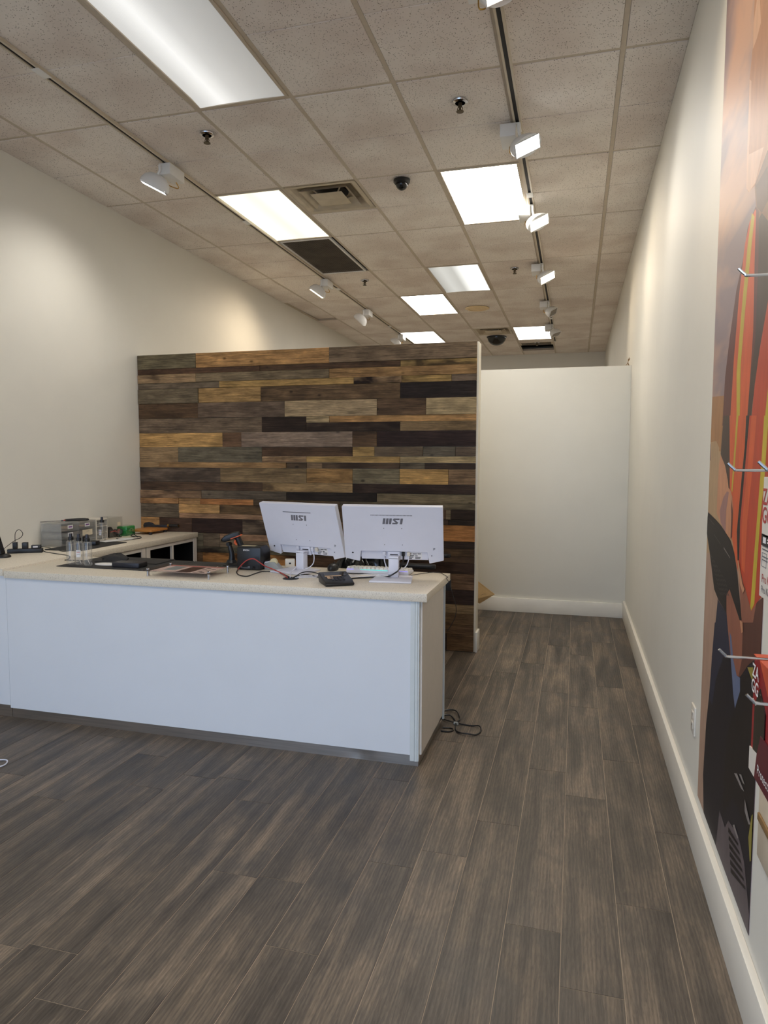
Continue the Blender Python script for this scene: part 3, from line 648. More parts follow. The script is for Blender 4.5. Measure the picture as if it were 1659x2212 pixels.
base_cab(4.725, WY-.02, 'open base cabinet with black inside next to the wood wall'); base_cab(3.97, 4.715, 'open base cabinet with black inside, farther from the wood wall')
# grommet
P = onz(628, 1250, CT); t = thing('cable_grommet', 'round black cable hole in the worktop in front of the left monitor', 'grommet', (P.x, P.y, CT))
MB().lathe([(.045, 0), (.045, .002), (.038, .003), (.037, .0005)], 24).build('ring', 'black_plastic', t); MB().lathe([(.0365, .0004), (.0365, .0009)], 24).build('opening', 'slot_black', t)
GR = P.copy()
# ================================================================== THINGS ON THE FRONT COUNTER
def rect_prism(w, h, r, n=4):
    out = []
    for cx, cy, a0 in ((w/2-r, h/2-r, 0), (-w/2+r, h/2-r, 90), (-w/2+r, -h/2+r, 180), (w/2-r, -h/2+r, 270)):
        for i in range(n+1): a = math.radians(a0+90*i/n); out.append((cx+r*math.cos(a), cy+r*math.sin(a)))
    return out
def monitor(loc, rz, tilt, ctr, label, dotted):
    t = thing('monitor', label, 'monitor', loc, rz, 'white monitors seen from behind')
    d = Matrix.Rotation(-rz, 3, 'Z') @ (Vector(ctr)-Vector(loc)); w, h = .555, .33
    M = Matrix.Translation(d) @ Matrix.Rotation(tilt, 4, 'X')
    MB().box(-w/2+.002, w/2-.002, .018, .034, -h/2+.012, h/2-.002, M=M).build('front_bezel', 'plastic_white', t, bevel=.002)
    MB().box(-w/2+.008, w/2-.008, .0345, .0355, -h/2+.02, h/2-.008, M=M).build('screen', 'screen_black', t)
    ny = h/2-.268
    poly = [(-w/2, -h/2+.012), (-.21, -h/2-.004), (-.196, -h/2-.006), (-.186, ny-.004), (.186, ny-.004), (.198, -h/2-.012), (.205, -h/2-.011), (w/2, -h/2+.008), (w/2, h/2-.004), (w/2-.004, h/2), (-w/2+.004, h/2), (-w/2, h/2-.004)]
    # domed back cover: outer rim set back, face proud
    MB().prism(poly, 0, .018, 'y', M=M).build('back_cover', 'plastic_white', t, bevel=.002, seg=1, smooth=0)
    MB().box(-.186, .19, .012, .018, -h/2+.004, ny-.004, M=M).build('port_panel', 'plastic_white', t, smooth=0)
    bk = -.0008
    # ventilation strip
    sx0, sx1 = (-.117, .107); zz = h/2-.052
    if dotted:
        v_ = MB()
        for i in range(30): x = sx0+(sx1-sx0)*i/29; v_.box(x-.0024, x+.0024, bk, .001, zz-.0022, zz+.0022, M=M)
        v_.build('vent_slots', 'logo_grey', t, smooth=0)
    else: MB().box(sx0+.01, sx1-.01, bk, .001, zz-.002, zz+.002, M=M).build('vent_slots', 'logo_grey', t, smooth=0)
    # emblem: three slanted bars, an angular S, one slanted bar
    lg = MB(); zt, zb = h/2-.070, h/2-.104; sl = .006
    def bar(a, b_): lg.prism([(a, zb), (b_, zb), (b_+sl, zt), (a+sl, zt)], bk, .001, 'y', M=M)
    ox = -.056; bw = .0135
    for i in range(3): bar(ox+i*.0175, ox+i*.0175+bw)
    sxx = ox+.054; hz = zt-zb; th = hz*.24
    lg.prism([(sxx+sl*.8+.006, zt), (sxx+.037+sl, zt), (sxx+.037+sl*.8, zt-th), (sxx+.016, zt-th), (sxx+.034, zb+th*1.15), (sxx+.034, zb+th*.9), (sxx+.026, zb), (sxx, zb), (sxx+sl*.3, zb+th), (sxx+.021, zb+th), (sxx+.004, zt-th*1.1)], bk, .001, 'y', M=M)
    bar(sxx+.042, sxx+.042+bw); lg.build('logo', 'logo_grey', t, smooth=0)
    for sx in (-.05, .05):
        for sz in (.035, -.065): MB().cyl(M @ Vector((sx, .001, sz)), M @ Vector((sx, -.0012, sz)), .0022, n=8).build('screw', 'ink_dark', t)
    MB().cyl(M @ Vector((-.233, .001, -.118)), M @ Vector((-.233, -.0015, -.118)), .0052, n=14).build('joystick_button', 'ink_dark', t)
    MB().cyl(M @ Vector((.212, .001, -.128)), M @ Vector((.212, -.0012, -.128)), .003, n=10).build('lock_slot', 'ink_dark', t)
    lettering('P', .022, 'ink_dark', t, M @ frame_mat(Vector((.226, -.001, -.088)), (1, 0, 0), (0, 0, 1)))
    # rating label and sockets in the recess
    MB().box(.075, .155, .0112, .0119, -h/2+.006, -h/2+.05, M=M).build('rating_label', 'label_paper', t, smooth=0)
    pr_ = MB()
    for r_, (a, b_, zz_) in enumerate(((.08, .098, .041), (.104, .128, .041), (.132, .15, .042), (.08, .112, .03), (.118, .132, .029), (.08, .108, .021), (.118, .148, .02), (.08, .1, .012), (.118, .146, .012))):
        pr_.box(a, b_, .0108, .0111, -h/2+zz_-.002, -h/2+zz_+.002, M=M)
    pr_.build('label_print', 'ink_dark', t, smooth=0)
    for x_, mt in ((-.055, 'plastic_white'), (.052, 'black_plastic' if dotted else 'plastic_white'), (.082, 'plastic_offwhite')):
        MB().box(x_-.009, x_+.009, -.004, .011, ny-.03, ny-.006, M=M).build('cable_plug', mt, t, bevel=.002)
    # neck and foot
    nb = M @ Vector((-.005, .0, -h/2+.03))
    MB().box(-.034, .034, .002, .011, -h/2+.002, ny-.006, M=M).build('hinge_plate', 'plastic_white', t, bevel=.001)
    MB().box(-.022, .022, .0005, .002, ny-.026, ny-.021, M=M).build('hinge_cover', 'ink_dark', t)
    py = nb.y-.03; pz = (Vector(loc)*0+nb).z
    MB().box(-.028, .028, py-.022, py+.022, .009, pz+.0, ).build('neck', 'plastic_white', t, bevel=.004)
    MB().prism([(-.028, -.022), (.028, -.022), (.028, .03), (-.028, .03)], pz-.012, pz+.004, 'z', M=Matrix.Translation((0, py, 0))).build('neck_cap', 'plastic_white', t, bevel=.003)
    MB().prism([(-.115, py-.155), (.115, py-.155), (.10, py+.055), (-.10, py+.055)], 0, .011, 'z').build('foot', 'plastic_white', t, bevel=.004)
    return t, M
mR, MR = monitor((-.962, 3.70, CT), .1177, .3346, (-.963, 3.674, 1.142), 'white monitor nearest the counter end, with a dotted vent strip', True)
mL, ML = monitor((-1.555, 3.82, CT), -.266, .326, (-1.556, 3.793, 1.136), 'white monitor turned sideways beside the receipt printer', False)
# keyboard
t = thing('keyboard', 'white keyboard with cyan and violet backlight behind the right monitor', 'keyboard', (-1.085, 3.845, CT), .0)
MB().prism([(-.065, .004), (.065, .004), (.065, .018), (-.065, .030)], -.186, .186, 'x').build('case', 'plastic_white', t, bevel=.003)
kc = MB()
for r in range(5):
    y = -.05+r*.0245; z = .029-.0022*r
    for c in range(15):
        x = -.172+c*.0245
        kc.prism([(-.0103, -.0103), (.0103, -.0103), (.0103, .0103), (-.0103, .0103)], 0, .001, 'z', M=Matrix.Translation((x, y, z)))
        kc.add([(x-.0105, y-.0105, z+.001), (x+.0105, y-.0105, z+.001), (x+.0105, y+.0105, z+.001), (x-.0105, y+.0105, z+.001), (x-.0075, y-.007, z+.011), (x+.0075, y-.007, z+.011), (x+.0075, y+.007, z+.011), (x-.0075, y+.007, z+.011)],
               [(4, 5, 6, 7), (0, 1, 5, 4), (1, 2, 6, 5), (2, 3, 7, 6), (3, 0, 4, 7)])
o = kc.build('keycaps', 'foam_white', t, smooth=0)
for x0, x1, mt in ((-.18, -.14, 'led_violet'), (-.1, .03, 'led_cyan'), (.03, .1, 'led_cyan'), (.115, .18, 'led_violet')):
    MB().box(x0, x1, -.0655, -.0635, .024, .029).build('backlight_strip', mt, t, smooth=0)
# mouse
t = thing('mouse', 'black computer mouse on the worktop between the two monitors', 'mouse', (-1.385, 3.875, CT))
MB().lathe([(.001, .041), (.012, .04), (.022, .035), (.029, .024), (.031, .012), (.029, .002), (.026, 0)], 24, sy=1.7).build('shell', 'black_plastic', t)
MB().cyl((-.003, .022, .039), (.003, .022, .039), .008, n=12).build('scroll_wheel', 'dark_rubber', t); MB().box(-.0006, .0006, .02, .05, .026, .036).build('button_gap', 'slot_black', t)
# payment terminal
FL, FR = onz(709, 1268.5, CT), onz(754, 1266, CT); ang = math.atan2(FR.y-FL.y, FR.x-FL.x)
t = thing('card_terminal', 'black card terminal with a tan sticker at the counter edge', 'terminal', FL, ang)
w = (FR-FL).length
body = [(0, .006), (0, .016), (.03, .026), (.16, .052), (.185, .05), (.185, .03), (.165, 0), (.012, 0)]
MB().prism(body, -.012, w+.03, 'x').build('body', 'black_plastic', t, bevel=.005, seg=2)
sl = math.atan2(.026, .13)
Mt = Matrix.Translation((w/2+.009, .03, .0263)) @ Matrix.Rotation(sl, 4, 'X')
MB().box(-.058, .058, .066, .118, 0, .0012, M=Mt).build('display', 'black_gloss', t)
kp = MB()
for r in range(4):
    for c in range(4): kp.box(-.03+c*.02-.006, -.03+c*.02+.006, .006+r*.015, .016+r*.015, 0, .0025, M=Mt)
kp.build('keypad', 'charcoal_metal', t, smooth=0)
MB().box(-.052, -.022, .03, .075, .0012, .0022, M=Mt).box(-.06, .03, .062, .075, .0012, .0022, M=Mt).build('sticker', 'tan_card', t, smooth=0)
# receipt printer
t = thing('receipt_printer', 'black receipt printer with a red cable in front of it', 'printer', (-1.868, 3.80, CT), .05)
MB().prism([(-.075, .004), (-.072, .136), (-.06, .142), (.03, .142), (.075, .118), (.085, .07), (.085, .004)], -.075, .075, 'x').build('case', 'black_plastic', t, bevel=.005)
MB().box(.0755, .077, -.07, .08, .05, .052).build('side_seam', 'charcoal_metal', t)
MB().box(-.055, .03, -.05, -.02, .1418, .1425).build('top_sticker', 'tape_cream', t, smooth=0)
MB().box(-.06, .066, -.0775, -.073, .006, .026).build('port_recess', 'slot_black', t, smooth=0)
MB().box(-.05, .01, -.079, -.077, .012, .017).box(-.05, -.04, -.079, -.077, .012, .024).box(-.004, .01, -.079, -.077, .012, .024).build('connector_plate', 'aluminium', t, smooth=0)
MB().cyl((.035, -.079, .015), (.035, -.074, .015), .009).build('power_socket', 'black_gloss', t)
lettering('EPSON', .013, 'label_paper', t, frame_mat(Vector((-.015, -.0745, .119)), (1, 0, 0), (0, .02, 1)), bold=.0003)
# barcode scanner on stand
t = thing('barcode_scanner', 'black barcode scanner with orange trim standing on a curved stand', 'scanner', (-2.055, 3.875, CT+.004))
MB().lathe([(.055, 0), (.055, .004), (.05, .009), (.034, .014), (.026, .03)], 28).build('stand_base', 'black_plastic', t)
MB().tube(catmull([(0, 0, .02), (.002, 0, .06), (-.006, -.002, .1), (-.014, -.004, .128)], 5), [.022, .021, .02, .019, .018, .0175, .017, .0165, .016, .0155, .015, .0145, .014, .0135, .013, .013], 12).build('stand_neck', 'black_plastic', t)
MB().cyl((-.014, -.022, .13), (-.014, .014, .13), .012).build('cradle', 'black_plastic', t)
ax = Vector((-.86, -.32, -.30)).normalized(); Ms = Matrix.Translation((.004, .0, .178)) @ ax.to_track_quat('X', 'Z').to_matrix().to_4x4()
MB().prism([(-.055, -.014), (-.05, .016), (-.02, .022), (.04, .018), (.062, .008), (.066, -.012), (.05, -.02), (-.03, -.018)], -.026, .026, 'y', M=Ms).build('head', 'black_plastic', t, bevel=.007, seg=3)
MB().box(.0665, .0675, -.02, .02, -.011, .004, M=Ms).build('scan_window', 'black_gloss', t)
MB().prism([(-.06, -.012), (-.056, -.006), (.01, -.009), (.01, -.014)], -.0275, .0275, 'y', M=Ms).build('trim_band', 'orange_plastic', t)
MB().tube([(.036, .012, .17), (.052, .018, .13), (.07, .024, .075), (.076, .026, .045)], [.02, .019, .017, .015], 12).build('handle', 'black_plastic', t)
MB().tube([(.026, .006, .155), (.022, .004, .14), (.034, .008, .125)], .009, 10).build('trigger', 'orange_plastic', t)
# tape dispenser
t = thing('tape_dispenser', 'white and grey tape dispenser beside the receipt printer', 'tape dispenser', (-1.732, 3.795, CT), -.12); t.scale = (.84, 1, 1)
pf = [(-.065, 0), (-.065, .03), (-.058, .043), (-.04, .046), (-.022, .044), (-.005, .047), (.018, .045), (.04, .028), (.062, .012), (.068, 0)]
MB().prism(pf, -.022, .022, 'y').build('body', 'plastic_grey', t, bevel=.004)
MB().prism([(-.067, .03), (-.06, .047), (-.03, .05), (-.03, .044), (-.058, .04)], -.024, .024, 'y').build('top_shell', 'plastic_white', t, bevel=.002)
MB().cyl((0, -.009, .04), (0, .009, .04), .028, n=28).build('tape_roll', 'tape_cream', t); MB().box(-.063, -.05, -.012, .012, .0475, .0505).build('cutter_blade', 'charcoal_metal', t)
# white wall adapter beyond the dispenser
t = thing('power_adapter', 'white plug adapter behind the left monitor neck', 'adapter', (-1.68, 3.915, CT), .4)
MB().box(-.03, .03, -.02, .02, 0, .05).build('body', 'plastic_offwhite', t, bevel=.005); MB().box(-.006, .006, -.022, -.019, .02, .03).build('socket', 'slot_black', t)
# acrylic sign on four standoffs
t = thing('acrylic_sign', 'clear acrylic sign lying on four steel standoffs over a printed sheet', 'sign', (-2.12, 3.485, CT))
for x, y in ((-.197, -.104), (.193, -.116), (.187, .111), (-.19, .115)):
    s_ = MB().lathe([(.0075, 0), (.0075, .028)], 16, c=(x, y, 0)).build('standoff', 'chrome', t)
    MB().lathe([(.009, .037), (.009, .042), (.007, .044)], 16, c=(x, y, 0)).build('cap', 'chrome', s_)
MB().box(-.225, .22, -.132, .14, .0285, .0312).build('lower_plate', 'acrylic', t, bevel=.0006, smooth=0); MB().box(-.225, .22, -.132, .14, .0335, .0365).build('upper_plate', 'acrylic', t, bevel=.0006, smooth=0)
sh = MB(); z_ = .0314
sh.box(-.175, .175, -.118, .118, z_, z_+.0006, 0)
def q(poly, mi, k=1): sh.prism(poly, z_+.0006, z_+.0006+.0003*k, 'z', mi)
q([(-.175, .085), (.175, .085), (.175, .108), (-.175, .108)], 1); q([(-.13, -.06), (-.05, -.06), (-.05, .075), (-.13, .075)], 2); q([(-.02, -.105), (.07, -.105), (.07, .078), (-.02, .078)], 3)
for x, y in ((.10, .05), (.14, .03), (.10, .0), (.14, -.03), (.10, -.05), (.13, -.08)):
    q([(x-.016, y-.006), (x-.01, y+.007), (x+.012, y+.009), (x+.017, y-.004), (x+.004, y-.01)], 4)
q([(.085, -.105), (.16, -.105), (.16, -.098), (.085, -.098)], 4); q([(-.16, -.115), (.06, -.115), (.06, -.109), (-.16, -.109)], 3)
sh.build('printed_sheet', ['poster_pink', 'ink_red', 'poster_slate', 'poster_brown', 'ink_dark'], t, smooth=0)
# mats
def mat_sheet(x0, x1, y0, y1, z, th, label):
    o = MB().box(-(x1-x0)/2, (x1-x0)/2, -(y1-y0)/2, (y1-y0)/2, 0, th).build('desk_mat', 'mat_black', None, ((x0+x1)/2, (y0+y1)/2, z), bevel=.001, smooth=30)
    return tag(o, label, 'mat', 'black desk mats')
mat_sheet(-3.06, -2.36, 3.525, 3.945, CT, .004, 'black mat on the front counter under the three spray bottles')
mat_sheet(-2.95, -2.50, 3.735, 3.948, CT+.0042, .006, 'smaller black mat lying on top of the bottle mat at the back edge')
mat_sheet(-2.355, -2.115, 3.63, 3.948, CT, .003, 'black mat behind the acrylic sign'); mat_sheet(-2.105, -1.965, 3.79, 3.948, CT, .003, 'small black mat under the barcode scanner')
# spray bottles
def bottle(x, y, z, label, ribbed=False, level=.6, lab=True, rz=0, black_body=True):
    t = thing('spray_bottle', label, 'spray bottle', (x, y, z), rz, 'clear spray bottles')
    pr_ = [(.024, 0), (.0275, .004), (.0275, .135), (.026, .142), (.018, .148), (.012, .151), (.012, .156)]
    if ribbed: pr_ = [(.024, 0), (.0275, .004)]+[(.0275-(.0016 if i % 2 else 0), .02+i*.008) for i in range(14)]+[(.026, .142), (.018, .148), (.012, .151), (.012, .156)]
    MB().lathe(pr_, 24).build('bottle_body', 'clear_plastic', t)
    MB().lathe([(.0225, .005), (.0262, .008), (.0262, .005+.13*level), (.02, .006+.13*level)], 22).build('liquid', 'acrylic', t)
    cp = MB().lathe([(.0155, .150), (.0165, .151), (.0165, .168), (.0135, .170)], 22).build('collar', 'black_plastic', t)
    MB().lathe([(.0105, .170), (.0095, .188), (.0085, .192)], 18).build('nozzle', 'charcoal_metal', cp)
    MB().tube(catmull([(0, 0, .15), (.002, 0, .1), (-.002, .001, .05), (.012, -.004, .008)], 5), .002, 6).build('dip_tube', 'plastic_offwhite', t)
    if lab:
        v_ = []; n = 8
        for i in range(n+1):
            a = math.radians(-115+55*i/n); v_ += [(.0281*math.cos(a), .0281*math.sin(a), .05), (.0281*math.cos(a), .0281*math.sin(a), .095)]
        lb = MB().add(v_, [(2*i, 2*i+2, 2*i+3, 2*i+1) for i in range(n)]).build('label_sticker', 'label_paper', t)
        tx = MB()
        for zz, mi in ((.088, 1), (.082, 0), (.077, 0), (.068, 1)):
            vv = []
            for i in range(5): a = math.radians(-108+40*i/4); vv += [(.0283*math.cos(a), .0283*math.sin(a), zz-.001), (.0283*math.cos(a), .0283*math.sin(a), zz+.001)]
            tx.add(vv, [(2*i, 2*i+2, 2*i+3, 2*i+1) for i in range(4)], mi)
        tx.build('label_print', ['ink_red', 'ink_dark'], lb)
    return t
bottle(-3.022, 3.612, CT+.0042, 'leftmost of the three clear spray bottles on the black mat', level=.35, lab=False, rz=.4)
bottle(-2.957, 3.604, CT+.0042, 'middle spray bottle of three, with a white and red label', level=.45, rz=.5)
bottle(-2.886, 3.592, CT+.0042, 'rightmost of the three clear spray bottles, without a label', level=.2, lab=False, rz=1.2)
bottle(-3.60, 4.66, RT, 'ribbed clear spray bottle standing alone by the white drawer unit', ribbed=True, level=.05, rz=-.1)
# crumpled black cloth
def lump(name, mt, loc, sx, sy, sz, label, cat, seed, n=20, m_=10, rough=.35):
    rnd = random.Random(seed); ph = [(rnd.uniform(0, 6.3), rnd.randint(2, 7), rnd.uniform(0, 6.3), rnd.randint(1, 5)) for _ in range(7)]
    v_ = []; f_ = []
    for i in range(m_+1):
        b_ = math.pi/2*i/m_
        for k in range(n):
            a = 2*math.pi*k/n; r = 1+rough*sum(math.sin(p0+k0*a)*math.cos(p1+k1*b_) for p0, k0, p1, k1 in ph)/3
            v_.append((sx*math.cos(a)*math.cos(b_)*r, sy*math.sin(a)*math.cos(b_)*r, max(0, sz*math.sin(b_)*(1+rough*.8*sum(math.sin(p0*2+k0*a+k1*b_*2) for p0, k0, p1, k1 in ph[:4])/4))))
    for i in range(m_):
        for k in range(n): a, c = i*n+k, i*n+(k+1) % n; f_.append((a, c, c+n, a+n))
    f_.append(tuple(range(n-1, -1, -1)))
    o = MB().add(v_, f_).build(name, mt, None, loc, smooth=80); return tag(o, label, cat)
lump('cloth', 'mat_black', (-2.84, 3.80, CT+.0105), .085, .055, .04, 'crumpled black cloth lying behind the spray bottles', 'cloth', 3)
o = MB().prism([(math.cos(a*.2618)*.085, math.sin(a*.2618)*.05) for a in range(24)], 0, .003, 'z').build('paper_oval', 'paper_white', None, (-2.80, 3.665, CT+.0045)); tag(o, 'flat white oval pad between the bottles and the grey metal box', 'pad')
t = thing('metal_enclosure', 'ribbed dark grey metal box on the black mat', 'box', (-2.605, 3.62, CT+.0045), .02)
MB().box(-.095, .09, -.046, .046, 0, .030).build('case', 'charcoal_metal', t, bevel=.004)
for z_ in (.008, .014, .02): MB().box(-.093, .088, -.0475, -.0455, z_-.0012, z_+.0012).build('rib', 'charcoal_metal', t, bevel=.0005)
MB().box(.0905, .0925, -.042, .042, .003, .027).build('end_plate', 'black_plastic', t, bevel=.001)
# ------------------------------------------------------------------ cables on the counter
def cable(pts, r, mt, label, plug=None):
    o = MB().tube(catmull(pts, 7), r, 7).build('cable', mt); return tag(o, label, 'cable')
T_ = CT+.0035
def ct(x, y, up=0): p_ = onz(x, y, CT+up); p_.z = CT+max(up, .0035); return p_
def yp(x, y, Y): return ony(x, y, Y)
cable([ony(514, 1230, 3.70), ony(523, 1219, 3.69), ony(534, 1210, 3.69), ony(547, 1207, 3.69), ony(558, 1213, 3.69), ony(571, 1222, 3.68), ony(588, 1229, 3.67), ct(606, 1237, .012), ct(617, 1244, .006), GR+Vector((-.02, .0, .004))], .0032, 'red_rubber', 'red cable arching over the front of the receipt printer')
cable([ct(514, 1231), ct(511, 1238), ct(518, 1244), ct(534, 1246), ct(549, 1241), ct(566, 1236), ct(590, 1236), ct(606, 1239), ct(618, 1243, .008), GR+Vector((-.005, .012, .004))], .003, 'black_plastic', 'black cable looping on the worktop below the receipt printer')
cable([GR+Vector((.01, 0, .004)), ct(640, 1244, .012), ct(652, 1237, .02), ct(668, 1235, .022), ct(684, 1238, .014), ct(694, 1243, .008)], .003, 'black_plastic', 'black cable arching from the cable hole to the card terminal')
cable([GR+Vector((.018, -.004, .004)), ct(645, 1243.5, .006), ct(660, 1242), ct(680, 1246), ct(698, 1252)], .0028, 'black_plastic', 'lower black cable from the cable hole to the card terminal')
pk = mR.matrix_basis @ MR @ Vector((.052, -.004, -.115)); mR_ = lambda v: Matrix.Translation((-.962, 3.70, CT)) @ Matrix.Rotation(.1177, 4, 'Z') @ MR @ Vector(v); mL_ = lambda v: Matrix.Translation((-1.555, 3.82, CT)) @ Matrix.Rotation(-.266, 4, 'Z') @ ML @ Vector(v)
ny_ = .165-.268-.03
cable([mR_((.052, .003, ny_)), mR_((.050, -.006, ny_-.03)), mR_((.035, -.04, ny_-.06)), ony(853, 1238, 3.60), ct(835, 1246, .010), ct(800, 1247, .006), ct(775, 1250), ct(758, 1251.5)], .0042, 'black_plastic', 'thick black cable from the right monitor to the card terminal')
cable([mR_((.082, .003, ny_)), mR_((.080, -.006, ny_-.03)), mR_((.06, -.03, ny_-.058)), ony(848, 1238, 3.63), ct(815, 1243, .006), ct(780, 1247), ct(740, 1246.0), ct(700, 1247), ct(665, 1248), GR+Vector((.012, .012, .004))], .003, 'plastic_white', 'white cable from the right monitor running flat to the cable hole')
cable([mR_((-.055, .003, ny_)), mR_((-.054, -.006, ny_-.03)), mR_((-.045, -.012, ny_-.065)), ony(838, 1240, 3.66), ct(800, 1242), ct(760, 1244), ct(700, 1244), ct(660, 1245), GR+Vector((.004, .016, .004))], .003, 'plastic_white', 'white power cable hanging left of the right monitor neck')
cable([mL_((.052, .003, ny_)), mL_((.062, -.01, ny_-.035)), mL_((.058, -.03, ny_-.07)), mL_((.03, -.06, ny_-.088)), mL_((-.02, -.09, ny_-.08)), ony(640, 1226, 3.68), ony(629, 1236, 3.62), GR+Vector((-.006, .006, .006))], .003, 'plastic_white', 'white cable curving in front of the left monitor neck')
cable([mL_((-.055, .003, ny_)), mL_((-.06, -.012, ny_-.04)), mL_((-.045, -.03, ny_-.1)), ct(648, 1243, .006), ct(690, 1243.5), ct(720, 1242.5), ct(740, 1240), ct(752, 1237)], .003, 'plastic_white', 'white cable passing behind the card terminal toward the keyboard')
cable([ct(742, 1236), ct(760, 1241), ct(790, 1240), ct(812, 1239), ct(828, 1243), ct(850, 1247), ct(876, 1246), ct(900, 1242), ct(928, 1238), ct(948, 1238), ct(958, 1242), ct(967, 1248), Vector((-.684, 3.80, CT-.004)), onx(972, 1262, -.674), onx(978, 1284, -.655), ony(985, 1310, 3.95), ony(984, 1330, 4.0), ony(976, 1348, 4.02), ony(966, 1364, 4.02)], .0018, 'black_plastic', 'thin black cable hanging over the right end of the counter')
P = Vector((-.705, 3.975, CT-.075)); t = thing('cable_plug', 'black plug dangling at the right end of the worktop', 'plug', P, .3)
MB().box(-.016, .016, -.012, .012, -.03, .035).build('body', 'black_plastic', t, bevel=.005); MB().cyl((0, 0, .035), (0, 0, .055), .006).build('strain_relief', 'dark_rubber', t)
# ================================================================== THINGS ON THE LEFT WORKTOP
A, B_ = onz(18, 1196, RT), onz(82, 1194, RT); ang = math.atan2(B_.y-A.y, B_.x-A.x)
t = thing('power_strip', 'black power strip with chargers plugged in at the far left', 'power strip', ((A.x+B_.x)/2, (A.y+B_.y)/2+.02, RT), ang)
MB().box(-.11, .11, -.024, .024, 0, .030).build('body', 'black_plastic', t, bevel=.004)
for i in range(4): MB().box(-.085+i*.05, -.06+i*.05, -.012, .012, .0298, .0305).build('socket', 'slot_black', t, smooth=0)
sM = Matrix.Translation(((A.x+B_.x)/2, (A.y+B_.y)/2+.02, RT)) @ Matrix.Rotation(ang, 4, 'Z')
for dx, hgt, lb, hl_, wd in ((-.062, .045, 'tall black charger with a looping cable on the power strip', .018, .014), (.0, .042, 'second black charger on the power strip', .018, .018), (.07, .022, 'flat black adapter with a white label at the end of the power strip', .02, .03)):
    p_ = sM @ Vector((dx, 0, .031)); t = thing('charger', lb, 'charger', p_, ang, 'chargers on the power strip')
    MB().box(-wd, wd, -hl_, hl_, 0, hgt).build('body', 'black_plastic', t, bevel=.003)
    if wd > .025: MB().box(-.018, .012, -hl_-.0006, -hl_+.0002, .006, .016).build('label_sticker', 'label_paper', t, smooth=0)
    else: MB().box(-.004, .004, -hl_-.0006, -hl_+.0002, .01, .014).build('socket', 'slot_black', t, smooth=0)
c0 = sM @ Vector((-.062, 0, .078))
def rt(x, y, dz=.003): p_ = onz(x, y, RT+dz); return p_
cable([c0, ony(33, 1152, 3.9), ony(41, 1144, 3.9), ony(49, 1152, 3.9), ony(45, 1161, 3.88), ony(30, 1169, 3.84), ony(14, 1181, 3.79), rt(6, 1188)], .0022, 'black_plastic', 'thin black cable looping up from the tall charger')
cable([sM @ Vector((.102, -.0, .04)), rt(105, 1183, .004), rt(120, 1187), rt(135, 1191), rt(150, 1190)], .0022, 'black_plastic', 'thin black cable from the flat adapter toward the spray bottles')
cable([sM @ Vector((.113, -.01, .014)), rt(98, 1192), rt(115, 1195), Vector((-3.25, 3.86, RT+.003)), Vector((-3.2, 3.80, CT+.003)), ct(140, 1211), ct(160, 1211.5), ct(178, 1212)], .0026, 'black_plastic', 'black cable snaking from the power strip onto the bottle mat')
# phone cut by the picture edge
P = onz(6, 1205, RT); t = thing('desk_phone', 'black phone handset standing in its base at the left picture edge', 'phone', (P.x-.02, P.y+.02, RT), .15)
MB().lathe([(.05, 0), (.05, .008), (.044, .016), (.03, .022)], 24).build('charging_base', 'black_plastic', t)
Mh = Matrix.Translation((-.004, 0, .02)) @ Matrix.Rotation(-.30, 4, 'Y')
MB().box(-.012, .012, -.024, .024, 0, .15, M=Mh).build('handset', 'black_plastic', t, bevel=.006)
kb = MB()
for r in range(5):
    for c in range(3): kb.box(.0118, .0135, -.016+c*.0125, -.0075+c*.0125, .02+r*.012, .027+r*.012, M=Mh)
kb.build('keypad', 'charcoal_metal', t, smooth=0); MB().box(.0118, .0128, -.018, .018, .09, .135, M=Mh).build('display', 'black_gloss', t)
# clear drawer organiser
t = thing('drawer_organiser', 'clear three-drawer organiser with purple-marked labels under the scissors', 'organiser', (-3.735, 4.45, RT), .05)
ow, ol, oh = .085, .20, .168
f = MB()
for z_ in (0, .052, .108, oh-.004): f.box(-ow, ow, -ol, ol, z_, z_+.004)
f.box(-ow, -ow+.003, -ol, ol, 0, oh).box(-ow, ow, -ol, -ol+.003, 0, oh).box(-ow, ow, ol-.003, ol, 0, oh).box(-ow, ow, -.002, .002, 0, oh).build('case', 'clear_smoky', t, smooth=0)
for ci, yc in enumerate((-ol/2, ol/2)):
    for r, z_ in enumerate((.006, .058, .114)):
        d = MB().box(ow-.006, ow+.002, yc-ol/2+.006, yc+ol/2-.006, z_, z_+.044).box(-ow+.008, ow-.006, yc-ol/2+.006, yc+ol/2-.006, z_, z_+.003).box(-ow+.008, ow-.006, yc-ol/2+.006, yc-ol/2+.009, z_, z_+.04).build('drawer', 'drawer_front', t, smooth=0)
        MB().box(ow+.002, ow+.008, yc-.015, yc+.015, z_+.03, z_+.035).build('pull', 'clear_smoky', d, smooth=0)
        if (ci, r) in ((0, 1), (1, 2), (0, 2)):
            lb = MB().box(ow+.0022, ow+.003, yc-.03, yc+.03, z_+.012, z_+.04).build('drawer_label', 'label_paper', t, smooth=0)
            MB().box(ow+.003, ow+.0034, yc-.02, yc+.02, z_+.022, z_+.032).build('marker_stroke', 'ink_purple', lb, smooth=0)
        if (ci, r) == (1, 1): MB().box(ow+.0022, ow+.003, yc-.06, yc+.06, z_+.0, z_+.045).build('drawer_label', 'label_cream', t, smooth=0)
rn = random.Random(5)
for i in range(10):
    z_ = (.012, .064, .12)[i % 3]; y_ = rn.uniform(-.16, .14); MB().box(rn.uniform(-.07, -.02), rn.uniform(.0, .06), y_, y_+.05, z_, z_+rn.uniform(.008, .022)).build('stored_part', ('dark_rubber', 'plastic_grey', 'tan_card')[i % 3], t, bevel=.003)
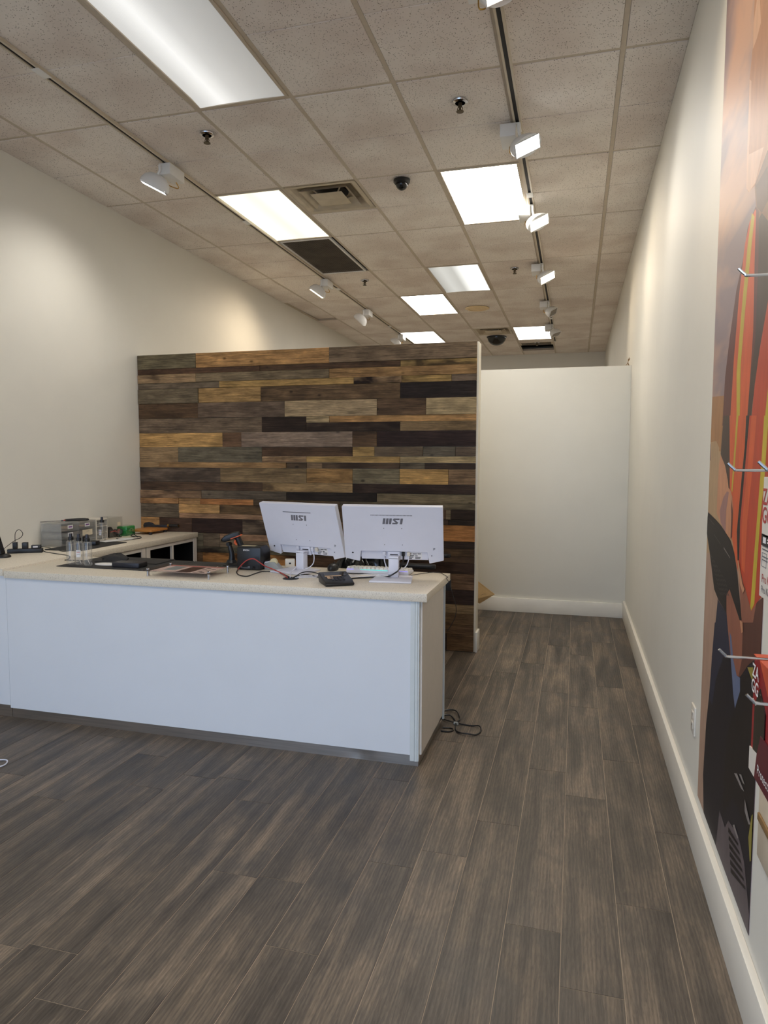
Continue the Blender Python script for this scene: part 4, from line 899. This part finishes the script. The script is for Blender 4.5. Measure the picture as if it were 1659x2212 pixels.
# scissors on top
t = thing('scissors', 'black-handled scissors lying on top of the clear organiser', 'scissors', (-3.735, 4.42, RT+.1695), 1.1)
MB().prism([(-.19, 0), (-.05, .012), (.0, .012), (.0, -.004), (-.05, -.004)], .012, .015, 'z').build('blade', 'chrome', t); MB().prism([(-.19, -.002), (-.05, -.014), (.0, -.012), (.0, .004), (-.05, .002)], .008, .011, 'z').build('blade', 'chrome', t)
MB().cyl((-.03, 0, .006), (-.03, 0, .018), .006).build('pivot', 'charcoal_metal', t)
for s_ in (-1, 1):
    MB().tube(catmull([(-.005, s_*.002, .013), (.04, s_*.018, .013), (.1, s_*.034, .013), (.15, s_*.03, .012), (.155, s_*.01, .012), (.11, s_*.006, .012), (.05, s_*.008, .013)], 5), .009, 8).build('handle', 'black_plastic', t)
MB().box(-.02, .012, -.008, .008, .01, .018).build('shoulder', 'red_rubber', t, bevel=.003)
# white drawer unit
t = thing('drawer_unit', 'white-framed unit with three clear drawers beside the organiser', 'drawer unit', (-3.745, 4.745, RT), .04)
w, l, h = .075, .075, .172
MB().box(-w, w, -l, l, h-.012, h).box(-w, w, -l, l, 0, .006).box(-w, w, -l, -l+.012, .006, h-.012).box(-w, w, l-.006, l, .006, h-.012).box(-w, -w+.004, -l+.012, l-.006, .006, h-.012).box(-w, w, -l+.012, l-.006, .056, .06).box(-w, w, -l+.012, l-.006, .108, .112).build('frame', 'plastic_offwhite', t, bevel=.001, smooth=0)
for z_ in (.008, .062, .114):
    d = MB().box(w-.004, w+.002, -l+.014, l-.008, z_, z_+.042).box(-w+.008, w-.004, -l+.014, l-.008, z_, z_+.002).build('drawer', 'drawer_front', t, smooth=0); MB().box(w+.002, w+.01, -.02, .02, z_+.004, z_+.008).build('pull', 'clear_plastic', d, smooth=0)
    MB().box(-w+.02, w-.02, -.04, .035, z_+.003, z_+.016).build('stored_part', 'plastic_grey', t, bevel=.003)
# clear acrylic box with black gear
t = thing('acrylic_box', 'clear acrylic box holding black gear and a red cord', 'box', (-3.745, 4.93, RT), .03)
w, l, h = .07, .09, .166
MB().box(-w, w, -l, -l+.003, 0, h).box(-w, w, l-.003, l, 0, h).box(-w, -w+.003, -l+.003, l-.003, 0, h).box(w-.003, w, -l+.003, l-.003, 0, h).box(-w+.003, w-.003, -l+.003, l-.003, 0, .003).box(-w-.002, w+.002, -l-.002, l+.002, h, h+.003).build('case', 'acrylic', t, smooth=0)
MB().box(w+.0003, w+.001, .02, .06, .095, .125).build('label_sticker', 'label_cream', t, smooth=0)
for x0, y0, s1, hh in ((-.03, -.05, .032, .1), (.02, -.02, .03, .085), (-.02, .04, .034, .07), (.03, .05, .026, .06)):
    MB().lathe([(s1*.9, .004), (s1, .01), (s1*.95, hh*.7), (s1*.6, hh)], 10, c=(x0, y0, 0)).build('black_gear', 'dark_rubber', t)
MB().tube(catmull([(.06, -.06, .05), (.062, 0, .052), (.058, .05, .03), (.05, .07, .06), (.06, .04, .05)], 5), .005, 7).build('red_cord', 'red_rubber', t)
# green transparent case
t = thing('green_case', 'small transparent green case next to the acrylic box', 'case', (-3.70, 5.095, RT), .1)
MB().box(-.045, .045, -.065, .075, 0, .08).build('shell', 'clear_green', t, bevel=.006); MB().box(-.04, .04, -.06, .07, .081, .086).build('lid', 'clear_plastic', t, bevel=.002)
MB().tube(catmull([(.047, -.02, .03), (.052, -.02, .055), (.052, .02, .06), (.047, .025, .03)], 5), .003, 6).build('clasp', 'clear_plastic', t)
simple('case_green', (40, 140, 60), .3)
MB().box(-.03, .03, -.04, .05, .006, .06).build('insert', 'case_green', t, bevel=.008)
# ring magnifier
P = onz(258, 1160, RT); t = thing('ring_magnifier', 'black ring magnifier standing before the acrylic box', 'magnifier', P, .2)
ring = [(.026*math.cos(a*.2618), 0, .045+.026*math.sin(a*.2618)) for a in range(25)]
MB().tube(ring, .0028, 7).build('ring', 'black_plastic', t); MB().cyl((0, -.001, .045), (0, .001, .045), .0255, n=24).build('glass', 'clear_plastic', t)
MB().cyl((0, 0, 0), (0, 0, .02), .004).lathe([(.018, 0), (.018, .004)], 16).build('stand', 'black_plastic', t)
a_, b_ = rt(252, 1164), rt(305, 1158)
o = MB().tube(catmull([rt(252, 1163), rt(262, 1166), rt(285, 1165), rt(304, 1162), rt(302, 1159), rt(290, 1159), rt(283, 1157.5, .014), rt(288, 1154, .03), rt(294, 1157.5, .014), rt(297, 1160)], 6), .0035, 7).build('tool_lanyard', 'black_plastic'); tag(o, 'black looped cord lying in front of the green case', 'cord')
P = onz(272, 1163, RT); o = MB().box(-.05, .06, -.035, .035, 0, .001).build('paper_sheet', 'paper_white', None, (P.x, P.y, RT), (0, 0, .5)); tag(o, 'small white paper under the black cord', 'paper', 'loose papers')
P = onz(250, 1168.5, RT); o = MB().box(-.06, .05, -.12, .12, 0, .001).build('paper_sheet', 'paper_white', None, (P.x, P.y-.0, RT+.0045), (0, 0, -.35)); tag(o, 'larger white paper partly on the black work mat', 'paper', 'loose papers')
o = MB().prism(rect_prism(.30, .56, .02), 0, .004, 'z').build('desk_mat', 'mat_black', None, (-3.50, 4.36, RT), (0, 0, .02)); tag(o, 'black work mat on the left worktop beside the organiser', 'mat', 'black desk mats')
t = thing('tool_case', 'black open case on the work mat behind the bottles', 'case', (-3.50, 4.40, RT+.0045), .3)
MB().box(-.05, .05, -.04, .04, 0, .03).build('base', 'black_plastic', t, bevel=.004); MB().box(-.05, -.044, -.04, .04, .03, .065).build('lid', 'black_plastic', t, bevel=.002)
# guillotine paper cutter
t = thing('paper_cutter', 'wooden guillotine paper cutter with a black arm against the wood wall', 'paper cutter', (-3.615, 5.31, RT), .0)
MB().prism(rect_prism(.21, .26, .012), .022, .040, 'z').build('board', 'cutter_wood', t, bevel=.003)
for x, y in ((-.085, -.11), (.085, -.11), (.085, .11), (-.085, .11)): MB().lathe([(.014, 0), (.014, .018), (.011, .022)], 16, c=(x, y, 0)).build('foot', 'dark_rubber', t)
MB().box(-.15, .10, .1315, .138, .03, .058).build('blade_guard', 'charcoal_metal', t, bevel=.001)
MB().prism([(-.16, .05), (-.145, .075), (-.1, .085), (-.06, .075), (-.04, .06), (.10, .062), (.10, .048), (-.15, .044)], .139, .147, 'y').build('blade_arm', 'charcoal_metal', t, bevel=.002)
MB().cyl((.095, .143, .055), (.112, .143, .055), .016, n=18).build('collar', 'brass', t)
MB().cyl((.112, .143, .056), (.2, .143, .057), .014, n=18).build('handle', 'black_plastic', t); MB().cyl((.2, .143, .057), (.204, .143, .057), .006).build('end_pin', 'brass', t)
# ================================================================== BEHIND THE COUNTER AND ON THE FLOOR
t = thing('office_chair', 'black office chair behind the counter, one armrest showing past the keyboard', 'chair', (-1.27, 4.99, FT), 1.57)
MB().prism(rect_prism(.5, .48, .08), .44, .52, 'z').build('seat', 'dark_rubber', t, bevel=.02, seg=3)
MB().prism(rect_prism(.46, .42, .08), .21, .26, 'y', M=Matrix.Translation((0, 0, .68))).build('backrest', 'dark_rubber', t, bevel=.015, seg=3)
for s_ in (-1, 1):
    MB().tube(catmull([(s_*.27, .15, .46), (s_*.31, .12, .62), (s_*.30, -.02, .797)], 5), .014, 8).build('arm_bracket', 'black_plastic', t)
    MB().prism(rect_prism(.075, .38, .035), .795, .828, 'z', M=Matrix.Translation((s_*.30, -.16, 0))).build('armrest', 'black_plastic', t, bevel=.01, seg=2)
MB().cyl((0, 0, .1), (0, 0, .44), .028).build('gas_lift', 'black_plastic', t)
for i in range(5):
    a = i*1.2566; e = Vector((.28*math.cos(a), .28*math.sin(a), .075)); lg = MB().tube([(0, 0, .11), e*.5+Vector((0, 0, .06)), e], [.022, .018, .014], 8).build('base_leg', 'black_plastic', t)
    MB().cyl(e+Vector((-.012*math.sin(a), .012*math.cos(a), -.048)), e+Vector((.012*math.sin(a), -.012*math.cos(a), -.048)), .027, n=14).build('caster', 'black_plastic', lg)
lump('plastic_bag', 'black_gloss', (-1.36, 4.34, FT), .34, .20, .955, 'shiny black plastic bag standing behind the monitors', 'bag', 11, 34, 16, .22)
# coil of black cable on the floor by the counter end
fp = [(-.76, 4.08), (-.735, 4.133), (-.676, 4.125), (-.637, 4.03), (-.640, 3.96), (-.643, 3.932), (-.632, 3.85), (-.60, 3.80), (-.55, 3.787), (-.509, 3.806), (-.488, 3.86), (-.505, 3.92), (-.56, 3.932), (-.64, 3.94), (-.70, 3.955), (-.735, 4.0), (-.74, 4.03), (-.70, 4.045), (-.665, 4.0), (-.646, 3.945)]
t = thing('cable_coil', 'coil of black cable on the floor at the counter end', 'cable', (-.643, 3.932, FT))
MB().tube(catmull([(x+.643, y-3.932, .004+.004*(i % 3)) for i, (x, y) in enumerate(fp)], 6), .0042, 7).build('cord', 'black_plastic', t)
MB().tube(catmull([(-.066, -.125, .004), (-.02, -.125, .005), (.0, -.095, .005), (-.02, -.07, .004), (-.066, -.075, .004)], 6), .0042, 7).build('cord_loop', 'black_plastic', t)
MB().cyl((-.012, .004, .008), (.012, -.004, .008), .009, n=10).build('tie', 'plastic_grey', t)
cable([(-2.86, 2.79, FT+.004), (-2.79, 2.815, FT+.004), (-2.752, 2.77, FT+.004), (-2.775, 2.725, FT+.004), (-2.85, 2.70, FT+.004), (-2.93, 2.72, FT+.004)], .0035, 'plastic_white', 'white cable lying on the floor at the left picture edge')
# cardboard box with one drooping flap, behind the wood partition
t = thing('cardboard_box', 'cardboard flap of a box sticking out behind the wood partition', 'box', (-1.16, 6.72, FT))
for b_ in ((-.22, -.216, -.2, .2, 0, .33), (.216, .22, -.2, .2, 0, .33), (-.216, .216, -.2, -.196, 0, .33), (-.216, .216, .196, .2, 0, .33), (-.216, .216, -.196, .196, 0, .004)): MB().box(*b_).build('panel', 'cardboard', t, smooth=0)
fa = [Vector((.222, -.16, .36)), Vector((.43, .02, .285)), Vector((.27, .02, .15)), Vector((.222, -.05, .20))]
fa = [ony(1028, 1252, 6.6)-Vector((-1.16, 6.72, FT)), ony(1069, 1284, 6.66)-Vector((-1.16, 6.72, FT)), ony(1036, 1304, 6.66)-Vector((-1.16, 6.72, FT)), ony(1022, 1296, 6.6)-Vector((-1.16, 6.72, FT))]
fb = [v+Vector((.001, .003, .001)) for v in fa]
fp_ = MB().add(fa+fb, [(0, 1, 2, 3), (7, 6, 5, 4), (0, 4, 5, 1), (1, 5, 6, 2), (2, 6, 7, 3), (3, 7, 4, 0)]).build('flap', 'cardboard', t, smooth=0)
c_ = sum(fa, Vector())/4
MB().tube([c_+Vector((.0, -.022, -.004)), c_+Vector((.035, -.006, .008)), c_+Vector((.05, 0, .004))], .0012, 5).build('slit', 'ink_dark', fp_)
# loose wires on top of the partition
t = thing('loose_wires', 'small tuft of brown loose wires on the white partition top', 'wires', (.468, 7.21, 2.476))
for a in ((-.02, 0, .0), (.004, 0, .02), (.016, .01, .035)): MB().tube(catmull([(a[0], a[1], 0), (.0, 0, .035), (.002+a[2]*.3, .004, .06), (.004+a[2]*.4, .002, .085-abs(a[0])*.8)], 4), .0028, 6).build('wire', 'brown_bar', t)
# wall outlet
t = thing('wall_outlet', 'white electrical outlet low on the right wall beside the mural', 'outlet', (XR, 3.055, .475))
MB().box(-.007, 0, -.04, .04, -.06, .06).build('cover_plate', 'plastic_offwhite', t, bevel=.002)
for z_ in (-.022, .022):
    s_ = MB().box(-.009, -.0065, -.017, .017, z_-.014, z_+.014).build('receptacle', 'plastic_offwhite', t, bevel=.001); MB().box(-.0094, -.0088, -.008, -.005, z_-.005, z_+.006).box(-.0094, -.0088, .005, .008, z_-.005, z_+.006).build('slots', 'ink_dark', s_, smooth=0)
# ================================================================== MURAL
MY0, MY1, MZ0, MZ1 = 2.062, 2.915, .215, 3.45
GAIN = 1.12
def ink(name, rgb): return simple('print_'+name, rgb, .45, noise=.10, scale=9, gain=GAIN, spec=.3, stretch=(1, 3, 1))
def sky_print():
    mt, nt, b = newmat('print_sky')
    tc = nd(nt, 'ShaderNodeTexCoord'); mp = nd(nt, 'ShaderNodeMapping'); mp.inputs['Scale'].default_value = (1, .8, 1.9); mp.inputs['Location'].default_value = (0, .3, .4)
    nz = nd(nt, 'ShaderNodeTexNoise'); nz.inputs['Scale'].default_value = 1.5; nz.inputs['Detail'].default_value = 4; nz.inputs['Distortion'].default_value = .4
    rp = nd(nt, 'ShaderNodeValToRGB'); e = rp.color_ramp.elements
    e[0].position = .43; e[0].color = (*[v*GAIN for v in lin((138, 120, 122))], 1); e[1].position = .58; e[1].color = (*[v*GAIN for v in lin((188, 148, 124))], 1)
    nt.links.new(tc.outputs['Object'], mp.inputs[0]); nt.links.new(mp.outputs[0], nz.inputs['Vector']); nt.links.new(nz.outputs['Fac'], rp.inputs[0]); nt.links.new(rp.outputs[0], b.inputs['Base Color'])
    b.inputs['Roughness'].default_value = .45; b.inputs['Specular IOR Level'].default_value = .3
sky_print()
INK = [('sky', None), ('tan', (160, 114, 72)), ('sand', (172, 142, 108)), ('beige', (170, 140, 120)), ('hat', (172, 122, 88)), ('brim', (196, 154, 124)), ('face', (118, 80, 58)), ('maroon', (92, 46, 42)), ('orange', (200, 88, 48)), ('vest', (180, 68, 44)), ('yellow', (186, 164, 54)),
       ('dark', (66, 48, 40)), ('black', (30, 26, 26)), ('skin', (192, 136, 102)), ('glove', (152, 112, 106)), ('hand', (140, 88, 70)), ('handd', (88, 56, 46)), ('jeans', (44, 46, 62)), ('night', (32, 30, 36)), ('denim', (96, 106, 134)), ('green', (140, 128, 60)), ('rock', (98, 88, 90)), ('rockl', (134, 126, 122)), ('keys', (74, 70, 68))]
for nme, rgb in INK:
    if rgb: ink(nme, rgb)
IDX = {n_: i for i, (n_, _) in enumerate(INK)}
mur = MB(); XM = XR-.0012
c4 = lambda q_: (1480+q_[0]/4.424, 900+q_[1]/4.424); c5 = lambda q_: (1480+q_[0]/4.022, 1350+q_[1]/4.022); c6 = lambda q_: (1480+q_[0]/2.458, q_[1]/2.458); pxx = lambda q_: q_
LAYERS = []
def clip_poly(P, keep, cut):
    out = []
    for i in range(len(P)):
        a, b_ = P[i], P[(i+1) % len(P)]
        if keep(a): out.append(a)
        if keep(a) != keep(b_): out.append(cut(a, b_))
    return out
def shape(nm, pts, fr=pxx, lift=1):
    P = []
    for q_ in pts:
        w_ = onx(*fr(q_), XR); P.append((w_.y, w_.z))
    def lerp(k, val): return lambda a, b_: tuple(a[i]+(b_[i]-a[i])*(val-a[k])/(b_[k]-a[k]) for i in (0, 1))
    for k, val, sg in ((0, MY0+.0005, 1), (0, MY1-.0005, -1), (1, MZ0+.0005, 1), (1, MZ1-.0005, -1)):
        P = clip_poly(P, lambda a: (a[k]-val)*sg >= 0, lerp(k, val))
        if len(P) < 3: return
    LAYERS.append((lift, len(LAYERS), nm, P))
mur.box(XM, XR-.0001, MY0, MY1, MZ0, MZ1, IDX['sky'])
shape('tan', [(1520, 860), (1600, 850), (1600, 985), (1515, 985)], lift=1)
shape('sand', [(1500, 975), (1600, 975), (1600, 1205), (1490, 1205)], lift=1); shape('beige', [(1480, 1195), (1600, 1195), (1600, 1850), (1480, 1850)], lift=1)
shape('sand', [(235, 250), (300, 230), (330, 300), (320, 420), (225, 430)], c4, 2); shape('maroon', [(235, 250), (250, 260), (247, 420), (228, 420)], c4, 3)
shape('tan', [(240, 120), (370, 100), (340, 230), (235, 240)], c4, 2)
# head
shape('hat', [(372, -10), (520, -10), (520, 700), (440, 830), (378, 980), (340, 1020), (328, 1000), (330, 860), (338, 640), (345, 420), (362, 250), (366, 120)], c6, 2)
shape('brim', [(385, -10), (400, -10), (405, 120), (385, 200), (362, 262), (366, 120)], c6, 3); shape('brim', [(345, 420), (355, 430), (348, 700), (342, 820), (420, 780), (375, 970), (343, 1020), (328, 1000), (330, 860), (338, 640)], c6, 3)
shape('face', [(372, 985), (440, 800), (520, 700), (560, 1500), (440, 1560), (400, 1400), (380, 1120)], c6, 4)
shape('dark', [(385, 1180), (410, 1130), (450, 1180), (540, 1500), (470, 1700), (400, 1900), (390, 1500)], c6, 5); shape('handd', [(380, 985), (440, 880), (450, 1050), (410, 1130), (384, 1100)], c6, 5)
# vest upper part
shape('maroon', [(378, 1095), (395, 1120), (392, 1500), (375, 1900), (345, 2260), (200, 2260), (215, 2000), (240, 1790), (275, 1540), (310, 1380), (335, 1210)], c6, 5)
shape('orange', [(376, 1110), (380, 1120), (372, 1400), (365, 1750), (345, 2050), (330, 2260), (240, 2260), (262, 1900), (290, 1560), (320, 1300), (345, 1180)], c6, 6)
shape('yellow', [(358, 1130), (372, 1150), (352, 1340), (322, 1640), (298, 1940), (292, 2260), (276, 2260), (276, 1980), (300, 1680), (334, 1310)], c6, 7)
shape('dark', [(392, 1400), (445, 1500), (450, 1640), (395, 1900), (360, 2150), (350, 2260), (330, 2260), (352, 2000), (375, 1800)], c6, 7)
shape('vest', [(520, 1400), (450, 1560), (400, 1850), (372, 2050), (352, 2260), (520, 2260)], c6, 8); shape('yellow', [(440, 2090), (470, 1900), (500, 1900), (455, 2260), (424, 2260)], c6, 9)
# arm
shape('dark', [(375, -10), (435, -10), (432, 700), (415, 690), (398, 600), (345, 355), (360, 150)], c4, 8)
shape('skin', [(345, 365), (388, 470), (412, 600), (420, 680), (445, 715), (458, 800), (462, 900), (450, 1180), (400, 1125), (335, 1000), (306, 920), (318, 620), (330, 450)], c4, 9)
shape('glove', [(335, 900), (372, 770), (405, 715), (425, 720), (398, 900), (392, 1120), (345, 1010)], c4, 10); shape('skin', [(425, 715), (447, 760), (435, 960), (410, 1140), (398, 1100), (402, 900)], c4, 11)
shape('maroon', [(447, 790), (460, 900), (455, 1150), (440, 1170), (448, 950)], c4, 11)
# vest lower part
shape('orange', [(430, -10), (594, -10), (572, 500), (530, 900), (500, 1150), (515, 1380), (510, 1480), (470, 1270), (452, 1160), (465, 900), (455, 760), (432, 690)], c4, 8)
shape('vest', [(618, -10), (1000, -10), (1000, 1500), (790, 1650), (690, 1780), (640, 1860), (575, 1650), (515, 1380), (530, 1000), (600, 250)], c4, 8)
shape('orange', [(640, -10), (690, -10), (650, 500), (600, 1000), (575, 1500), (545, 1450), (545, 1050), (610, 400)], c4, 9)
shape('black', [(590, -10), (622, -10), (604, 200), (572, 560), (532, 1000), (522, 1370), (507, 1375), (500, 1100), (545, 600), (575, 300)], c4, 9)
shape('yellow', [(497, -10), (516, -10), (478, 500), (457, 725), (448, 700), (470, 400)], c4, 9)
shape('yellow', [(763, -10), (806, -10), (768, 560), (724, 1000), (688, 1500), (668, 1790), (637, 1858), (630, 1815), (668, 1300), (700, 900), (738, 400)], c4, 9)
# keyboard in the hands
shape('black', [(225, 912), (300, 985), (352, 1045), (402, 1120), (442, 1185), (475, 1300), (505, 1500), (548, 1945), (528, 1945), (432, 1650), (402, 1700), (402, 1880), (322, 1745), (284, 1650), (240, 1290), (208, 1080)], c4, 12)
for r in range(9):
    for c in range(6):
        x_, y_ = 252+c*26+r*11, 1320+c*46+r*44
        if y_ < 1690: shape('keys', [(x_, y_), (x_+14, y_+24), (x_+14, y_+36), (x_, y_+12)], c4, 13)
shape('keys', [(232, 960), (290, 1030), (290, 1040), (232, 972)], c4, 13); shape('rockl', [(380, 1245), (440, 1345), (442, 1358), (380, 1262)], c4, 13); shape('keys', [(285, 1120), (350, 1215), (350, 1225), (285, 1130)], c4, 13)
shape('hand', [(515, 1372), (530, 1420), (545, 1550), (582, 1640), (640, 1860), (700, 1770), (760, 1720), (1000, 1700), (1000, 2300), (440, 2300), (402, 1880), (400, 1700), (430, 1640), (470, 1740), (545, 1950)], c4, 11)
shape('handd', [(690, 1780), (760, 1720), (1000, 1700), (1000, 2300), (640, 2300), (650, 2000)], c4, 12); shape('skin', [(512, 1375), (522, 1375), (560, 1600), (580, 1650), (565, 1690), (535, 1600)], c4, 13); shape('skin', [(535, 1950), (560, 1960), (565, 2060), (550, 2070)], c4, 13)
shape('jeans', [(318, 1745), (402, 1880), (436, 2050), (445, 2300), (260, 2300), (298, 1950)], c4, 10)
# legs, rocks
shape('night', [(262, -20), (420, -20), (760, -20), (760, 2900), (520, 2900), (360, 2230), (270, 2000), (165, 1680), (160, 1300), (188, 850), (214, 600), (240, 250)], c5, 9)
shape('jeans', [(265, -20), (390, -20), (330, 300), (270, 480), (240, 700), (214, 640), (240, 250)], c5, 10); shape('black', [(430, 740), (500, 440), (760, 400), (760, 1900), (600, 1900), (420, 1500), (330, 1650), (360, 1000)], c5, 10)
shape('hand', [(398, -20), (520, -20), (500, 300), (470, 460), (455, 440), (425, 300), (408, 100)], c5, 11); shape('handd', [(510, -20), (690, -20), (672, 250), (552, 352), (494, 440), (468, 462), (500, 300)], c5, 11)
shape('denim', [(393, 60), (408, 100), (425, 300), (455, 440), (484, 460), (484, 575), (440, 725), (425, 600), (405, 320)], c5, 12); shape('green', [(548, 368), (600, 368), (595, 500)], c5, 12)
shape('rock', [(305, 1610), (352, 1760), (382, 1700), (470, 1830), (520, 2060), (600, 2900), (330, 2250), (268, 1960)], c5, 12)
for a in range(6): shape('black', [(386+a*4, 1760+a*70), (470+a*12, 1900+a*75), (472+a*12, 1925+a*75), (386+a*4, 1800+a*70)], c5, 13)
shape('rockl', [(438, 1290), (462, 1292), (526, 1450), (500, 1425)], c5, 13); shape('rockl', [(480, 1295), (500, 1300), (530, 1390), (512, 1370)], c5, 13); shape('rockl', [(530, 1515), (580, 1735), (564, 1735), (530, 1620)], c5, 13); shape('rockl', [(425, 1740), (440, 1735), (475, 1850), (465, 1860)], c5, 13)
shape('green', [(590, 1660), (640, 1600), (640, 2000), (575, 2060), (562, 1850)], c5, 13)
for k_, (lf, _, nm, P) in enumerate(sorted(LAYERS, key=lambda q_: q_[:2])): mur.add([(XM-.00003*(k_+1), a, b_) for a, b_ in P], [tuple(range(len(P)))], IDX[nm])
o = mur.build('wall_mural', ['print_'+n_ for n_, _ in INK], smooth=0)
tag(o, 'tall photo mural of a worker in an orange vest holding a keyboard', 'mural')
# ================================================================== DISPLAY HOOKS AND BOXES ON THE RIGHT WALL
def hook(px, label, X=.30):
    T = onx(*px, X); t = thing('display_hook', label, 'hook', (XR, T.y, T.z-.012), group='chrome display hooks')
    MB().tube(catmull([(-.002, 0, 0), (-.1, 0, 0), (-.178, 0, 0), (-.188, 0, .003), (-.2, 0, .0145)], 4), .003, 8).build('prong', 'chrome', t)
    MB().box(-.005, 0, -.02, .02, -.02, .03).build('backplate', 'chrome', t, bevel=.001)
    return T
hook((1595, 583), 'highest chrome display hook, alone above the others')
h2 = hook((1572, 1003), 'chrome display hook the white package hangs from'); hook((1638, 1000), 'chrome display hook just right of the one holding the white package')
h4 = hook((1553, 1405), 'chrome display hook the red package hangs from'); hook((1612, 1503), 'lowest chrome display hook, in front of the red package')
FX = .40
def boxed(name, label, far_top, far_bot, hy, mt, build):
    a, b_ = onx(*far_top, FX), onx(*far_bot, FX); yf = (a.y+b_.y)/2; wd = 2*(yf-hy); zt, zb = a.z, b_.z
    t = thing(name, label, 'package', (FX, yf-wd/2, zb)); build(t, wd, zt-zb); return t
YW = lambda t, x: x
def face(pt): return pt
def white_pack(t, wd, h):
    MB().box(0, .035, -wd/2, wd/2, 0, h).build('carton', 'box_white', t, bevel=.001, smooth=0)
    MB().box(.016, .018, -.04, .04, h, h+.06).build('hang_tab', 'box_white', t, smooth=0)
    fm = lambda y, z: frame_mat(Vector((-.0006, y, z)), (0, -1, 0), (0, 0, 1))
    e = wd/2
    lettering('ZA', .05, 'ink_red', t, fm(e-.033, h-.045), bold=.0008); lettering('GG', .05, 'ink_red', t, fm(e-.038, h-.085), bold=.0008)
    MB().box(-.0006, 0, -e, e-.002, h-.15, h-.125).build('black_band', 'ink_dark', t, smooth=0); MB().box(-.0012, -.0006, e-.04, e-.018, h-.144, h-.131).box(-.0012, -.0006, e-.09, e-.052, h-.136, h-.133).box(-.0012, -.0006, e-.09, e-.052, h-.142, h-.139).build('band_print', 'label_paper', t, smooth=0)
    m_ = MB()
    for y0, y1, z0, z1 in ((e-.05, e-.012, h-.166, h-.165), (e-.05, e-.012, h-.196, h-.195), (e-.013, e-.012, h-.196, h-.165), (e-.05, e-.049, h-.196, h-.165)): m_.box(-.0006, 0, y0, y1, z0, z1)
    for z in (.135, .128, .112, .105, .089, .082): m_.box(-.0006, 0, e-.06, e-.012, h-.07-z*.0-(.264-z)+.07+.0, h-(.264-z)+.0025)
    m_.build('line_drawing', 'logo_grey', t, smooth=0)
    lettering('Pro Keys Connect', .026, 'ink_red', t, fm(e-.115, .042)); lettering('Pro Keys Connect', .022, 'logo_grey', t, fm(e-.1, .018))
    MB().box(-.0006, 0, -e+.01, e-.075, .07, h-.16).build('product_picture', 'black_gloss', t, smooth=0)
boxed('product_box', 'white hanging package with red lettering at the right picture edge', (1652, 1030), (1638, 1285), h2.y, 'box_white', white_pack)
def red_pack(t, wd, h):
    e = wd/2
    MB().box(.002, .05, -e, e, 0, h).build('carton', 'box_red', t, bevel=.001, smooth=0); MB().box(.0, .05, -e, e, h, h+.001).build('carton_top', 'box_orange', t, smooth=0)
    MB().box(.022, .024, -.04, .04, h+.001, h+.045).build('hang_tab', 'box_orange', t, smooth=0)
    def fp_(pts, nm, mt, d): MB().prism([(y, z) for y, z in pts], -d, .0015, 'x').build(nm, mt, t, smooth=0)
    fp_([(e-.0, h), (e-.055, h), (-e, h*.35), (-e, h)], 'orange_facet', 'box_orange', .0002)
    fp_([(e-.028, .055), (e-.028, h-.11), (e-.065, h-.06), (e-.115, h-.10), (e-.115, .02), (e-.065, .03)], 'window', 'black_gloss', .0006)
    fp_([(e, 0), (e, .052), (e-.065, .06), (e-.05, 0)], 'white_corner', 'box_white', .0009)
    fp_([(e-.05, 0), (e-.065, .06), (e-.09, .11), (-e, .11), (-e, 0)], 'maroon_band', 'box_maroon', .0010)
    fm = lambda y, z: frame_mat(Vector((-.0013, y, z)), (0, -1, 0), (0, 0, 1))
    lettering('ZA', .042, 'label_paper', t, fm(e-.028, h-.035), bold=.0008); lettering('GG', .042, 'label_paper', t, fm(e-.028, h-.07), bold=.0008); lettering('Protection', .03, 'label_paper', t, frame_mat(Vector((-.0018, e-.14, .03)), (0, -1, 0), (0, 0, 1)))
    MB().box(-.0013, -.0003, e-.05, e-.012, h-.100, h-.098).box(-.0013, -.0003, e-.04, e-.012, h-.106, h-.1045).build('small_print', 'label_paper', t, smooth=0)
boxed('product_box', 'red hanging package with a black window at the right picture edge', (1630, 1415), (1616, 1655), h4.y, 'box_red', red_pack)
P = onx(1652, 1785, XR); t = thing('wall_plate', 'pale wall plate with a brown bar below the red package', 'plate', (XR, P.y-.08, P.z))
MB().box(-.012, 0, -.11, .1, -.09, .11).build('plate', 'beige_plate', t, bevel=.003); MB().box(-.018, -.012, -.1, .085, .015, .035).build('bar', 'brown_bar', t, bevel=.002)
